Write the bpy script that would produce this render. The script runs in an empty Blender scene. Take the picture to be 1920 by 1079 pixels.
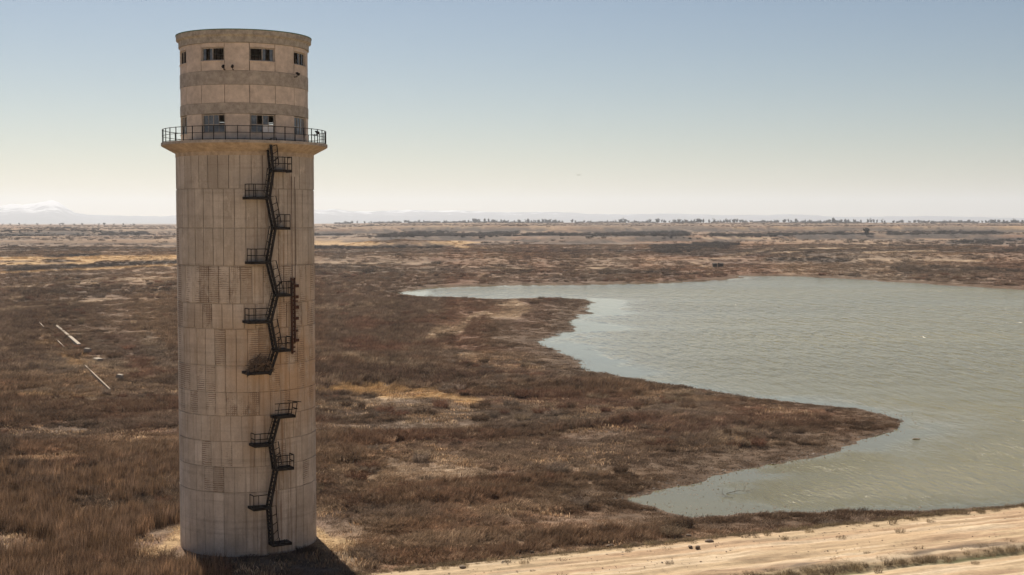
import bpy, math, random
import numpy as np
from mathutils import Vector, Euler

random.seed(7)
rng = np.random.default_rng(7)
S = bpy.context.scene
COL = S.collection

# ------------------------------------------------------------------ camera, world, sun, exposure
CAM_Z = 24.2                      # eye height above the tower's foot, standing on the dam crest
FPX = 2500.0                      # focal length in photograph pixels (1920 wide)
PITCH = math.atan(125.5 / FPX)
cam_d = bpy.data.cameras.new('camera')
cam_d.sensor_width = 36.0
cam_d.lens = FPX / 1920 * 36
cam_d.clip_start = 0.1
cam_d.clip_end = 80000
cam = bpy.data.objects.new('camera', cam_d)
cam.location = (0, 0, CAM_Z)
cam.rotation_euler = (math.pi / 2 - PITCH, 0, 0)
COL.objects.link(cam)
S.camera = cam

SUN_AZ = math.radians(-21)        # left of the view axis, ahead of the camera
SUN_EL = math.radians(42)
world = bpy.data.worlds.new('World')
S.world = world
world.use_nodes = True
wn, wl = world.node_tree.nodes, world.node_tree.links
wn.clear()
sky = wn.new('ShaderNodeTexSky')
sky.sky_type = 'NISHITA'
sky.sun_disc = False
sky.sun_elevation = SUN_EL
sky.sun_rotation = SUN_AZ
sky.altitude = 200
sky.air_density = 1.0
sky.dust_density = 0.45
sky.ozone_density = 1.0
hs = wn.new('ShaderNodeHueSaturation')
hs.inputs['Saturation'].default_value = 1.05
bg = wn.new('ShaderNodeBackground')
bg.inputs['Strength'].default_value = 0.05
wo = wn.new('ShaderNodeOutputWorld')
wl.new(sky.outputs[0], hs.inputs['Color'])
sc0 = wn.new('ShaderNodeVectorMath'); sc0.operation = 'SCALE'; sc0.inputs['Scale'].default_value = 0.1
gm = wn.new('ShaderNodeGamma'); gm.inputs['Gamma'].default_value = 1.1
sc1 = wn.new('ShaderNodeVectorMath'); sc1.operation = 'MULTIPLY'; sc1.inputs[1].default_value = (7.0, 6.9, 7.02)
wl.new(hs.outputs[0], sc0.inputs[0])
wl.new(sc0.outputs[0], gm.inputs[0])
wl.new(gm.outputs[0], sc1.inputs[0])
wl.new(sc1.outputs[0], bg.inputs[0])
wl.new(bg.outputs[0], wo.inputs[0])

sun_d = bpy.data.lights.new('sun', 'SUN')
sun_d.energy = 5.0
sun_d.angle = math.radians(0.5)
sun_d.color = (1.0, 0.90, 0.76)
sun = bpy.data.objects.new('sun', sun_d)
sv = Vector((math.sin(SUN_AZ) * math.cos(SUN_EL), math.cos(SUN_AZ) * math.cos(SUN_EL), math.sin(SUN_EL)))
sun.rotation_euler = sv.to_track_quat('Z', 'Y').to_euler()
sun.location = sv * 200
COL.objects.link(sun)

S.view_settings.view_transform = 'Standard'
S.view_settings.look = 'None'
S.view_settings.exposure = 0.72
S.view_settings.gamma = 1.0
S.view_settings.use_curve_mapping = False
S.render.engine = 'CYCLES'
cy = S.cycles
cy.max_bounces = 6
cy.diffuse_bounces = 3
cy.glossy_bounces = 3
cy.transmission_bounces = 4
cy.transparent_max_bounces = 8
cy.volume_bounces = 1
cy.use_denoising = True
try:
    cy.denoiser = 'OPENIMAGEDENOISE'
    cy.denoising_input_passes = 'RGB_ALBEDO_NORMAL'
except Exception:
    pass
cy.sample_clamp_indirect = 6.0

# ------------------------------------------------------------------ small maths
CP, SP = math.cos(PITCH), math.sin(PITCH)


def ray(u, v):
    """direction of the sight line that passes a point of the photograph (used to survey the site)"""
    a, b = (u - 960) / FPX, -(v - 539.5) / FPX
    return np.array((a, CP + b * SP, -SP + b * CP))


def survey(u, v, z=0.0):
    d = ray(u, v)
    t = (z - CAM_Z) / d[2]
    return d[0] * t, d[1] * t


def project(x, y, z):
    dz = z - CAM_Z
    depth = y * CP - dz * SP
    up = y * SP + dz * CP
    depth = np.where(depth > 1, depth, 1.0)
    return 960 + FPX * x / depth, 539.5 - FPX * up / depth


def _hash(ix, iy, seed):
    n = (ix.astype(np.int64) * 374761393 + iy.astype(np.int64) * 668265263 + seed * 974634777) & 0xFFFFFFFF
    n = ((n ^ (n >> 13)) * 1274126177) & 0xFFFFFFFF
    n = n ^ (n >> 16)
    return (n & 0xFFFF) / 65535.0


def vnoise(x, y, seed=0):
    x = np.asarray(x, float); y = np.asarray(y, float)
    ix, iy = np.floor(x), np.floor(y)
    fx, fy = x - ix, y - iy
    fx = fx * fx * (3 - 2 * fx); fy = fy * fy * (3 - 2 * fy)
    a, b = _hash(ix, iy, seed), _hash(ix + 1, iy, seed)
    c, d = _hash(ix, iy + 1, seed), _hash(ix + 1, iy + 1, seed)
    return (a + (b - a) * fx) * (1 - fy) + (c + (d - c) * fx) * fy


def fbm(x, y, seed=0, octv=4):
    s, amp, tot = 0, 1.0, 0
    for k in range(octv):
        s = s + amp * vnoise(x * 2 ** k + 17.3 * k, y * 2 ** k - 9.1 * k, seed + k)
        tot += amp
        amp *= .5
    return s / tot                # 0..1, mean .5


def sstep(a, b, x):
    t = np.clip((x - a) / (b - a), 0, 1)
    return t * t * (3 - 2 * t)


# ------------------------------------------------------------------ lie of the land
WATER_Z = -1.0
SHORE_PX = [(2500, 905), (1920, 946), (1800, 954), (1700, 958), (1600, 960), (1500, 961), (1440, 960), (1380, 966), (1300, 969),
            (1240, 958), (1178, 936), (1230, 920), (1310, 906), (1370, 888), (1440, 873), (1520, 859), (1590, 839), (1640, 816),
            (1694, 793), (1660, 778), (1600, 767), (1500, 756), (1400, 745), (1300, 730), (1200, 713), (1130, 700), (1085, 690),
            (1066, 672), (1030, 657), (1006, 641), (1040, 628), (1084, 612), (1062, 600), (1090, 585), (1120, 567), (1080, 562),
            (1000, 560), (900, 562), (810, 561), (742, 550), (775, 544), (850, 538), (950, 535.5), (1100, 535), (1250, 531),
            (1330, 528), (1400, 522), (1380, 518), (1500, 519), (1600, 524), (1700, 530), (1800, 537), (1920, 544), (2300, 565),
            (2900, 600), (2900, 800)]
SHORE = np.array([survey(u, v, WATER_Z) for u, v in SHORE_PX])


def shore_dist(x, y):
    """signed distance to the shoreline, positive on land"""
    shp = np.shape(x)
    x = np.ravel(x).astype(float); y = np.ravel(y).astype(float)
    best = np.full(x.shape, 1e18)
    inside = np.zeros(x.shape, bool)
    n = len(SHORE)
    for i in range(n):
        x0, y0 = SHORE[i]; x1, y1 = SHORE[(i + 1) % n]
        dx, dy = x1 - x0, y1 - y0
        t = np.clip(((x - x0) * dx + (y - y0) * dy) / (dx * dx + dy * dy), 0, 1)
        best = np.minimum(best, (x - x0 - t * dx) ** 2 + (y - y0 - t * dy) ** 2)
        if y0 != y1:
            c = (y0 > y) != (y1 > y)
            inside ^= c & (x < (x1 - x0) * (y - y0) / (y1 - y0) + x0)
    d = np.sqrt(best) * np.where(inside, -1, 1)
    r = np.hypot(x, y)
    wob = (fbm(x / 2.2, y / 2.2, 57, 3) - .5) * 3.2 + (fbm(x / 7, y / 7, 50, 3) - .5) * 3.2 + (fbm(x / 25, y / 25, 54, 3) - .5) * 6 * sstep(150, 300, r)
    return (d + wob * np.clip(r / 260, .35, 2.0)).reshape(shp)


# the dam: its toe line runs from P0 along E; N points up the slope, to the camera
P0 = np.array(survey(640, 1081)); P1 = np.array(survey(1920, 949))
E = (P1 - P0) / np.linalg.norm(P1 - P0)
N = np.array((E[1], -E[0]))
V_CAM = float(np.dot(-P0, N))


def dam_uv(x, y):
    return (x - P0[0]) * E[0] + (y - P0[1]) * E[1], (x - P0[0]) * N[0] + (y - P0[1]) * N[1]


def bank_z(v):
    vb, vc = 40.0, V_CAM - 1.5
    zb = .075 * vb
    z = np.where(v < 0, .4 * v, np.where(v < vb, .075 * v, zb + (CAM_Z - 3.4 - zb) * np.clip((v - vb) / (vc - vb), 0, 1)))
    return np.where(v > vc + 9, CAM_Z - 3.4 - .4 * np.clip(v - vc - 9, 0, 56), z)


def ground_z(x, y, sd=None):
    if sd is None:
        sd = shore_dist(x, y)
    r = np.hypot(x, y)
    hum = (fbm(x / 18, y / 18, 1, 4) - .5) * 1.5 + (fbm(x / 5, y / 5, 9, 3) - .5) * .5
    z = np.where(sd > 0, WATER_Z + 1.0 * (1 - np.exp(-np.maximum(sd, 0) / 11)) + hum * sstep(2, 22, sd),
                 WATER_Z - 1.8 * (1 - np.exp(np.minimum(sd, 0) / 14)))
    z = np.where(sd > 0, np.maximum(z, WATER_Z + .02 + .05 * np.clip(sd, 0, 8)), z)
    # rolling country and the terraces that step up to the far plateau
    az = np.arctan2(x, y)
    w = r + 1150 * (fbm(x / 520, y / 520, 21, 4) - .5) + 160 * (fbm(x / 160, y / 160, 22, 3) - .5)
    far = 3.5 * sstep(850, 930, w) + 4.5 * sstep(1350, 1385, w) + 7.5 * sstep(1880, 1930, w) + 2.0 * sstep(2700, 3000, w)
    far = far * (1 - .35 * sstep(-.05, -.2, az))
    far = far + 4.5 * (fbm(x / 260, y / 260, 31, 5) - .5) * sstep(620, 1100, r) * sstep(0, 120, sd)
    z = z + far * sstep(20, 260, sd) - .0025 * np.clip(r - 4200, 0, 8000)
    # sandy mound round the tower's foot
    q = np.hypot(x - TOWER[0], y - TOWER[1])
    z = z * sstep(6, 16, q)
    _, v = dam_uv(x, y)
    zb = bank_z(v)
    return np.where(v > 1.2, np.minimum(z, zb - .5 - .02 * np.clip(v, 0, 60)), z)


TOWER = np.array((-19.93, 100.0))
T_DIST = float(np.hypot(*TOWER))
T_ROT = math.atan2(-TOWER[0], TOWER[1])


def hit(u, v):
    """where the sight line meets the ground, water or dam slope"""
    d = ray(u, v)
    t = np.geomspace(20, 9000, 5000)
    x, y, z = d[0] * t, d[1] * t, CAM_Z + d[2] * t
    _, vv = dam_uv(x, y)
    g = np.maximum(np.maximum(ground_z(x, y), WATER_Z), np.where(vv > -2, bank_z(vv), -99))
    k = int(np.argmax(z < g))
    return Vector((x[k], y[k], g[k]))


# ------------------------------------------------------------------ colours of the scrub
C_BROWN = np.array((.160, .106, .072)); C_RED = np.array((.165, .090, .061)); C_GREY = np.array((.175, .135, .105))
C_STRAW = np.array((.36, .27, .185)); C_ORANGE = np.array((.44, .29, .145)); C_DARK = np.array((.085, .062, .047))
C_SHRUB_SHADE = np.array((.066, .055, .050)); C_MUD = np.array((.100, .066, .044)); C_SAND = np.array((.44, .31, .17))  # shrub tone also carries the painted shade of the far bluff faces
PATCH = [  # survey of the patches one can tell apart: polyline, half height, colour, strength
    ([(0, 486), (330, 484)], 4, C_ORANGE, .8), ([(0, 495), (160, 493)], 3, C_ORANGE, .8), ([(0, 512), (330, 497)], 1.8, C_ORANGE, .7),
    ([(20, 507), (330, 491)], 3.2, C_SHRUB_SHADE, .8), ([(90, 481), (180, 479)], 1.6, C_SHRUB_SHADE, .8),
    ([(0, 541), (200, 526), (330, 523)], 3, C_STRAW, .5), ([(60, 551), (330, 540)], 7, C_DARK, .5),
    ([(0, 440), (120, 436), (260, 438)], 5, C_SHRUB_SHADE, .6), ([(0, 585), (60, 578), (200, 562)], 2.5, C_STRAW, .6),
    ([(600, 456), (780, 458), (900, 455)], 3, C_ORANGE, .7), ([(600, 465), (820, 464)], 2.0, C_SHRUB_SHADE, .7),
    ([(590, 441), (650, 440)], 2, C_SHRUB_SHADE, .9), ([(720, 446), (840, 438)], 5, C_SHRUB_SHADE, .85), ([(840, 443), (960, 436)], 5, C_SHRUB_SHADE, .8),
    ([(590, 494), (790, 495)], 1.0, C_STRAW, .6), ([(590, 506), (1000, 507)], 6, C_DARK, .45), ([(760, 487), (820, 486)], 2, C_RED, .7),
    ([(860, 463), (910, 466)], 2, C_ORANGE, .7), ([(870, 500), (1000, 506)], 1.3, C_STRAW, .5),
    ([(1000, 441), (1280, 440)], 4, C_SHRUB_SHADE, .85), ([(1200, 447), (1290, 447)], 3, C_SHRUB_SHADE, .8), ([(1290, 446.5), (1450, 447)], .9, C_STRAW, .9),
    ([(1020, 501), (1150, 503.5)], .9, C_STRAW, .9), ([(1140, 510), (1260, 513)], 4, C_DARK, .7), ([(1240, 467), (1350, 460)], 6, C_SHRUB_SHADE, .75),
    ([(1300, 494), (1332, 503)], 1.6, C_STRAW, .7), ([(1310, 490), (1380, 480), (1440, 468)], 2.0, C_STRAW, .4),
    ([(1340, 441), (1630, 441)], 2.6, C_SHRUB_SHADE, .9), ([(1670, 440), (1870, 438)], 3.2, C_SHRUB_SHADE, .9), ([(1500, 467), (1620, 466)], 1.1, C_STRAW, .9),
    ([(1450, 475), (1500, 472)], 1.1, C_STRAW, .9), ([(1620, 474), (1750, 471)], 1.3, C_STRAW, .8), ([(1610, 486), (1840, 490)], 1.2, C_STRAW, .8),
    ([(1450, 487), (1580, 489)], 4, C_SHRUB_SHADE, .7), ([(1790, 455), (1925, 450)], 4, C_SHRUB_SHADE, .7), ([(1690, 505), (1925, 510)], 5, C_DARK, .6),
    ([(1380, 428), (1920, 429)], 2.5, C_ORANGE, .4), ([(600, 425), (900, 428)], 4, C_STRAW, .25), ([(1000, 427), (1200, 430)], 3, C_STRAW, .25),
    ([(560, 736), (700, 734), (800, 741), (885, 751)], 7, C_ORANGE, .85), ([(780, 645), (850, 612), (900, 588), (960, 580)], 10, C_STRAW, .75),
    ([(655, 668), (700, 684), (770, 690)], 6, C_STRAW, .7), ([(700, 612), (830, 600), (900, 580)], 9, C_RED, .7), ([(700, 655), (770, 650)], 12, C_RED, .8),
    ([(600, 580), (740, 570)], 3, C_STRAW, .45), ([(850, 690), (1000, 700)], 10, C_RED, .4), ([(1000, 745), (1160, 760)], 12, C_RED, .6),
    ([(600, 700), (880, 705)], 14, C_DARK, .45), ([(1200, 800), (1500, 780)], 18, C_RED, .6), ([(900, 800), (1090, 790)], 16, C_GREY, .6),
    ([(640, 905), (720, 890), (880, 888)], 8, C_STRAW, .45), ([(900, 960), (1030, 940), (1100, 930)], 16, C_STRAW, .45),
    ([(760, 1020), (960, 1015)], 10, C_STRAW, .5), ([(140, 918), (270, 907)], 6, C_ORANGE, .8), ([(0, 946), (18, 944)], 8, C_ORANGE, .9),
    ([(0, 860), (50, 890)], 34, C_DARK, .7), ([(100, 950), (330, 930)], 18, C_DARK, .5), ([(235, 640), (270, 700)], 10, C_RED, .8),
    ([(285, 650), (330, 700)], 22, C_GREY, .6), ([(105, 645), (125, 672)], 9, C_ORANGE, .45), ([(60, 745), (210, 745)], 5, C_ORANGE, .4),
    ([(300, 1042), (335, 1004)], 16, C_SAND, .7), ([(596, 1000), (622, 1022), (640, 1060)], 11, C_SAND, .75), ([(350, 1058), (620, 1058)], 16, C_GREY, .75),  # last patch: the tower's shade worked into the ground colour
    ([(60, 820), (200, 800), (320, 790)], 14, C_GREY, .5),
]


def patch_mask(u, v, pts, hw, wob):
    m = np.zeros_like(u)
    for (u0, v0), (u1, v1) in zip(pts[:-1], pts[1:]):
        t = np.clip((u - u0) / (u1 - u0), 0, 1) if abs(u1 - u0) > abs(v1 - v0) * .6 else \
            np.clip(((u - u0) * (u1 - u0) + (v - v0) * (v1 - v0)) / ((u1 - u0) ** 2 + (v1 - v0) ** 2), 0, 1)
        du, dv = u - (u0 + t * (u1 - u0)), v - (v0 + t * (v1 - v0))
        q = np.hypot(du / (hw * 3.5), dv / hw)
        m = np.maximum(m, 1 - sstep(.55, 1.35, q + wob))
    return m


def mix(a, b, t):
    return a + (b - a) * t[..., None]


def scrub_colour(x, y, z, sd):
    """base colour of what grows at a spot, and how tall it grows"""
    r = np.hypot(x, y)
    k = np.clip(r / 260, 1, 6)                      # patches widen with the open country further out
    n1 = fbm(x / (16 * k) + 3, y / (16 * k), 61, 4); n2 = fbm(x / (11 * k), y / (11 * k) + 7, 71, 4); n3 = fbm(x / (24 * k), y / (24 * k), 81, 4)
    n4 = fbm(x / 4.0, y / 4.0, 91, 3); n5 = vnoise(x / 1.1, y / 1.1, 95)
    c = np.broadcast_to(C_BROWN, x.shape + (3,)).copy()
    c = mix(c, C_RED, sstep(.50, .66, n1) * .75)
    c = mix(c, C_GREY, sstep(.50, .64, n3) * .8)
    c = mix(c, C_DARK, sstep(.55, .70, n2) * .55)
    c = mix(c, C_STRAW, sstep(.53, .70, .55 * n4 + .45 * n3) * (.8 - .55 * sstep(170, 420, r)))
    c = mix(c, C_STRAW * np.array((.95, .85, .75)), sstep(.54, .64, fbm(x / (30 * k), y / (17 * k), 111, 5)) * .34)
    c = mix(c, C_STRAW * .85, (n5 > .86) * .5 * sstep(400, 200, r))
    nf = fbm(x / 140, y / 90, 101, 5)
    c = mix(c, C_SHRUB_SHADE, sstep(.52, .62, nf) * sstep(450, 900, r) * .75)
    c = mix(c, C_STRAW * np.array((.95, .82, .68)), sstep(.50, .40, nf) * sstep(450, 900, r) * .22)
    c = mix(c, C_STRAW * np.array((.85, .78, .72)), sstep(500, 1500, r) * .16)     # thinner, paler steppe further out
    u, v = project(x, y, z)
    wob = (fbm(x / (6 * k), y / (9 * k), 33, 5) - .5) * 3.2
    tall = .55 + 1.5 * (fbm(x / 9 + 40, y / 9, 44, 4) - .38) + .25 * (n2 - .5)
    kk = np.clip(r / 200, 1, 3)
    strip = fbm((x * .92 + y * .39) / (26 * kk), (y * .92 - x * .39) / (7 * kk), 171, 4)
    tall = tall * .74 + .70 * sstep(.52, .64, strip) * sstep(700, 350, r)
    tall = tall * (.35 + .65 * sstep(6, 13, np.hypot(x - TOWER[0], y - TOWER[1]))) * (.55 + .45 * sstep(-1, -9, dam_uv(x, y)[1]))
    c = mix(c, C_BROWN * np.array((.90, .82, .78)), sstep(.53, .63, strip) * .5)
    c = mix(c, C_GREY * 1.2, sstep(.46, .38, strip) * .4)
    for pts, hw, cc, st in PATCH:
        m = patch_mask(u, v, pts, hw, wob * (.45 if cc is C_SAND or cc is C_SHRUB_SHADE else 1)) * st * (y > 40)
        c = mix(c, cc, m)
        if cc is C_SAND:
            tall = tall * (1 - m)
        elif cc is C_ORANGE or cc is C_STRAW:
            tall = tall * (1 - .45 * m)
        elif cc is C_DARK or cc is C_SHRUB_SHADE:
            tall = tall * (1 + .45 * m)
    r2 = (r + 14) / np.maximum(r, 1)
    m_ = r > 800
    scarp_shade = np.zeros_like(r)
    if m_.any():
        scarp_shade[m_] = sstep(.09, .20, (ground_z(x[m_] * r2[m_], y[m_] * r2[m_]) - z[m_]) / 14)
    c = mix(c, C_SHRUB_SHADE * .9, scarp_shade * .85)  # shrubby slopes turned from the sun: shade darkened into their colour
    edge = 1 - sstep(3, 12, sd + 5 * (n4 - .5))
    c = mix(c, C_MUD, edge * .85)
    tall = np.clip(tall, .12, 2.1) * (1 - .6 * edge)
    return c, tall


# ------------------------------------------------------------------ materials
def new_mat(name):
    m = bpy.data.materials.new(name)
    m.use_nodes = True
    nt = m.node_tree
    nt.nodes.clear()
    out = nt.nodes.new('ShaderNodeOutputMaterial')
    b = nt.nodes.new('ShaderNodeBsdfPrincipled')
    nt.links.new(b.outputs[0], out.inputs[0])
    return m, nt, b, out


def nd(nt, typ, **kw):
    n = nt.nodes.new(typ)
    for k, v in kw.items():
        if k.startswith('i_'):
            n.inputs[k[2:].replace('_', ' ')].default_value = v
        else:
            setattr(n, k, v)
    return n


def noise(nt, vec, scale, detail=5, rough=.6, **kw):
    n = nd(nt, 'ShaderNodeTexNoise')
    n.inputs['Scale'].default_value = scale
    n.inputs['Detail'].default_value = detail
    n.inputs['Roughness'].default_value = rough
    if vec is not None:
        nt.links.new(vec, n.inputs['Vector'])
    return n.outputs['Fac']


def mapping(nt, vec, scale=(1, 1, 1), loc=(0, 0, 0), rot=(0, 0, 0)):
    n = nd(nt, 'ShaderNodeMapping')
    n.inputs['Scale'].default_value = scale
    n.inputs['Location'].default_value = loc
    n.inputs['Rotation'].default_value = rot
    nt.links.new(vec, n.inputs['Vector'])
    return n.outputs[0]


def math_n(nt, op, a, b=None, clamp=False):
    n = nd(nt, 'ShaderNodeMath', operation=op, use_clamp=clamp)
    for i, q in enumerate((a, b)):
        if q is None:
            continue
        if isinstance(q, (int, float)):
            n.inputs[i].default_value = q
        else:
            nt.links.new(q, n.inputs[i])
    return n.outputs[0]


def ramp(nt, fac, stops):
    n = nd(nt, 'ShaderNodeValToRGB')
    e = n.color_ramp.elements
    while len(e) < len(stops):
        e.new(.5)
    for k, (p, c) in enumerate(stops):
        e[k].position = p
        e[k].color = (*c, 1) if len(c) == 3 else c
    nt.links.new(fac, n.inputs[0])
    return n.outputs[0]


def rng_map(nt, val, a, b, c, d):
    n = nd(nt, 'ShaderNodeMapRange')
    for k, q in zip((1, 2, 3, 4), (a, b, c, d)):
        n.inputs[k].default_value = q
    nt.links.new(val, n.inputs[0])
    return n.outputs[0]


def mixc(nt, fac, a, b, mode='MIX'):
    n = nd(nt, 'ShaderNodeMix', data_type='RGBA', blend_type=mode)
    for i, q in ((0, fac), (6, a), (7, b)):
        if isinstance(q, (int, float)):
            n.inputs[i].default_value = q
        elif isinstance(q, tuple):
            n.inputs[i].default_value = (*q, 1)
        else:
            nt.links.new(q, n.inputs[i])
    return n.outputs[2]


def bump(nt, b, h, strength, dist):
    n = nd(nt, 'ShaderNodeBump')
    n.inputs['Strength'].default_value = strength
    n.inputs['Distance'].default_value = dist
    nt.links.new(h, n.inputs['Height'])
    nt.links.new(n.outputs[0], b.inputs['Normal'])
    return n


def geo_pos(nt):
    return nd(nt, 'ShaderNodeNewGeometry').outputs['Position']


def obj_pos(nt):
    return nd(nt, 'ShaderNodeTexCoord').outputs['Object']


# scrub ground
MAT_GROUND, nt, b, _ = new_mat('scrub_ground')
at = nd(nt, 'ShaderNodeAttribute', attribute_name='tint')
p = geo_pos(nt)
f1 = noise(nt, p, 1.3, 8, .7)
f2 = noise(nt, p, .21, 6, .65)
v1 = rng_map(nt, f1, .3, .7, .55, 1.5)
v2 = rng_map(nt, f2, .3, .7, .7, 1.35)
vv = nd(nt, 'ShaderNodeVectorMath', operation='SCALE')
nt.links.new(at.outputs['Color'], vv.inputs[0])
nt.links.new(math_n(nt, 'MULTIPLY', v1, v2), vv.inputs['Scale'])
nt.links.new(vv.outputs[0], b.inputs['Base Color'])
b.inputs['Roughness'].default_value = 1.0
b.inputs['Specular IOR Level'].default_value = .1
bump(nt, b, f1, .9, .35)

# dry grass and scrub: colour carried by each clump, lets the low sun through
MAT_GRASS = bpy.data.materials.new('dry_grass')
MAT_GRASS.use_nodes = True
nt = MAT_GRASS.node_tree
nt.nodes.clear()
out = nd(nt, 'ShaderNodeOutputMaterial')
at = nd(nt, 'ShaderNodeAttribute', attribute_name='tint', attribute_type='INSTANCER')
sh = nd(nt, 'ShaderNodeAttribute', attribute_name='shade')
vv = nd(nt, 'ShaderNodeVectorMath', operation='SCALE')
nt.links.new(at.outputs['Color'], vv.inputs[0])
nt.links.new(sh.outputs['Fac'], vv.inputs['Scale'])
df = nd(nt, 'ShaderNodeBsdfDiffuse')
tr = nd(nt, 'ShaderNodeBsdfTranslucent')
nt.links.new(vv.outputs[0], df.inputs[0])
nt.links.new(vv.outputs[0], tr.inputs[0])
ms = nd(nt, 'ShaderNodeMixShader')
ms.inputs[0].default_value = .32
nt.links.new(df.outputs[0], ms.inputs[1])
nt.links.new(tr.outputs[0], ms.inputs[2])
nt.links.new(ms.outputs[0], out.inputs[0])

# bare trees and bushes
MAT_TREE, nt, b, _ = new_mat('bare_twigs')
oi = nd(nt, 'ShaderNodeObjectInfo')
nt.links.new(ramp(nt, oi.outputs['Random'], [(0, (.040, .034, .028)), (.5, (.058, .047, .037)), (1, (.034, .035, .029))]), b.inputs['Base Color'])
b.inputs['Roughness'].default_value = .9
b.inputs['Specular IOR Level'].default_value = .1


def concrete(name, ribs=0):
    m, nt, b, _ = new_mat(name)
    p = obj_pos(nt) if ribs else geo_pos(nt)
    p = geo_pos(nt)
    oi = nd(nt, 'ShaderNodeObjectInfo')
    base = ramp(nt, oi.outputs['Random'], [(0, (.51, .45, .38)), (.25, (.72, .65, .56)), (.5, (.60, .535, .455)), (.75, (.78, .71, .62)), (1, (.54, .48, .41))])
    blot = noise(nt, p, .55, 6, .7)
    col = mixc(nt, rng_map(nt, blot, .38, .68, 0, .65), base, (.36, .305, .24))
    streak = noise(nt, mapping(nt, p, (2.6, 2.6, .16)), 1.0, 6, .7)
    col = mixc(nt, rng_map(nt, streak, .50, .74, 0, .65), col, (.27, .225, .18))
    pale = noise(nt, mapping(nt, p, (3.2, 3.2, .35), (7, 3, 1)), 1.0, 5, .65)
    col = mixc(nt, rng_map(nt, pale, .56, .76, 0, .55), col, (.68, .60, .49))
    sepz = nd(nt, 'ShaderNodeSeparateXYZ')
    nt.links.new(p, sepz.inputs[0])
    # iron-stained stretch in the middle of the shaft, where the wall has weathered most
    n_o = noise(nt, mapping(nt, p, (.35, .35, .22), (2, 9, 4)), 1.0, 5, .6)
    lxn = nd(nt, 'ShaderNodeVectorMath', operation='DOT_PRODUCT')
    nt.links.new(p, lxn.inputs[0])
    lxn.inputs[1].default_value = (math.cos(T_ROT), math.sin(T_ROT), 0)
    lx = math_n(nt, 'SUBTRACT', lxn.outputs['Value'], TOWER[0] * math.cos(T_ROT) + TOWER[1] * math.sin(T_ROT))
    side = rng_map(nt, lx, -2.5, 3.0, .35, 1.25)
    run = noise(nt, mapping(nt, p, (4.5, 4.5, .10), (3, 1, 8)), 1.0, 5, .7)
    runm = math_n(nt, 'MULTIPLY', rng_map(nt, run, .48, .68, 0, .95), rng_map(nt, math_n(nt, 'ABSOLUTE', math_n(nt, 'SUBTRACT', lx, 1.8)), .7, 2.4, 1, .0))
    col = mixc(nt, runm, col, (.20, .12, .07))
    zt = rng_map(nt, sepz.outputs[2], 5.0, 13.5, 0, 1)
    zt2 = rng_map(nt, sepz.outputs[2], 15.5, 24.0, 1, .0)
    rust = math_n(nt, 'MULTIPLY', math_n(nt, 'MULTIPLY', zt, zt2), math_n(nt, 'MULTIPLY', side, rng_map(nt, n_o, .34, .60, .15, 1)), True)
    col = mixc(nt, math_n(nt, 'MULTIPLY', rust, .75), col, (.58, .385, .225))
    aged_shade = rng_map(nt, math_n(nt, 'ADD', sepz.outputs[2], math_n(nt, 'MULTIPLY', blot, 6.0)), 22.0, 30.0, 0, .55)  # upper shaft greyer: balcony runoff stain, and shade put into the colour
    col = mixc(nt, aged_shade, col, mixc(nt, .75, col, (.33, .295, .255)))
    fine = noise(nt, p, 9, 6, .75)
    col = mixc(nt, rng_map(nt, fine, .35, .7, .0, .45), col, mixc(nt, .5, col, (.16, .135, .11)))
    pit = noise(nt, mapping(nt, p, (5, 5, 2.5)), 1.0, 4, .8)
    col = mixc(nt, rng_map(nt, pit, .66, .72, 0, .7), col, (.15, .125, .10))
    h = math_n(nt, 'ADD', math_n(nt, 'MULTIPLY', fine, .5), blot)
    if ribs:
        q = obj_pos(nt)
        w = nd(nt, 'ShaderNodeTexWave', wave_type='BANDS', bands_direction='Z', wave_profile='SIN')
        w.inputs['Scale'].default_value = 2.1
        w.inputs['Distortion'].default_value = 2.5
        w.inputs['Detail'].default_value = 3
        w.inputs['Detail Scale'].default_value = 1.4
        nt.links.new(q, w.inputs['Vector'])
        g = rng_map(nt, w.outputs['Fac'], .55, .95, 0, 1)
        if ribs == 2:
            w2 = nd(nt, 'ShaderNodeTexWave', wave_type='BANDS', bands_direction='X', wave_profile='SIN')
            w2.inputs['Scale'].default_value = 2.3
            w2.inputs['Distortion'].default_value = 1.2
            nt.links.new(q, w2.inputs['Vector'])
            g = math_n(nt, 'MAXIMUM', g, rng_map(nt, w2.outputs['Fac'], .6, .95, 0, 1))
        patchy = rng_map(nt, noise(nt, mapping(nt, p, (1, 1, .7)), .8, 4, .65), .44, .56, .05, 1)
        g = math_n(nt, 'MULTIPLY', g, patchy)
        col = mixc(nt, math_n(nt, 'MULTIPLY', g, .85), col, (.20, .135, .09))
        h = math_n(nt, 'SUBTRACT', h, math_n(nt, 'MULTIPLY', g, 1.2))
    pour = noise(nt, mapping(nt, p, (.12, .12, 2.3), (5, 2, 0)), 1.0, 3, .6)
    col = mixc(nt, rng_map(nt, pour, .55, .66, 0, .35), col, mixc(nt, .6, col, (.22, .18, .14)))
    salt = noise(nt, mapping(nt, p, (1.1, 1.1, .55), (11, 5, 2)), 1.0, 7, .75)
    col = mixc(nt, rng_map(nt, salt, .56, .68, 0, .6), col, (.70, .63, .53))
    nt.links.new(col, b.inputs['Base Color'])
    b.inputs['Roughness'].default_value = .92
    b.inputs['Specular IOR Level'].default_value = .2
    bump(nt, b, h, .6, .04)
    return m


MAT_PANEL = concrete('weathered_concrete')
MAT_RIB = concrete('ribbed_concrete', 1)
MAT_GRID = concrete('gridded_concrete', 2)


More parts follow.
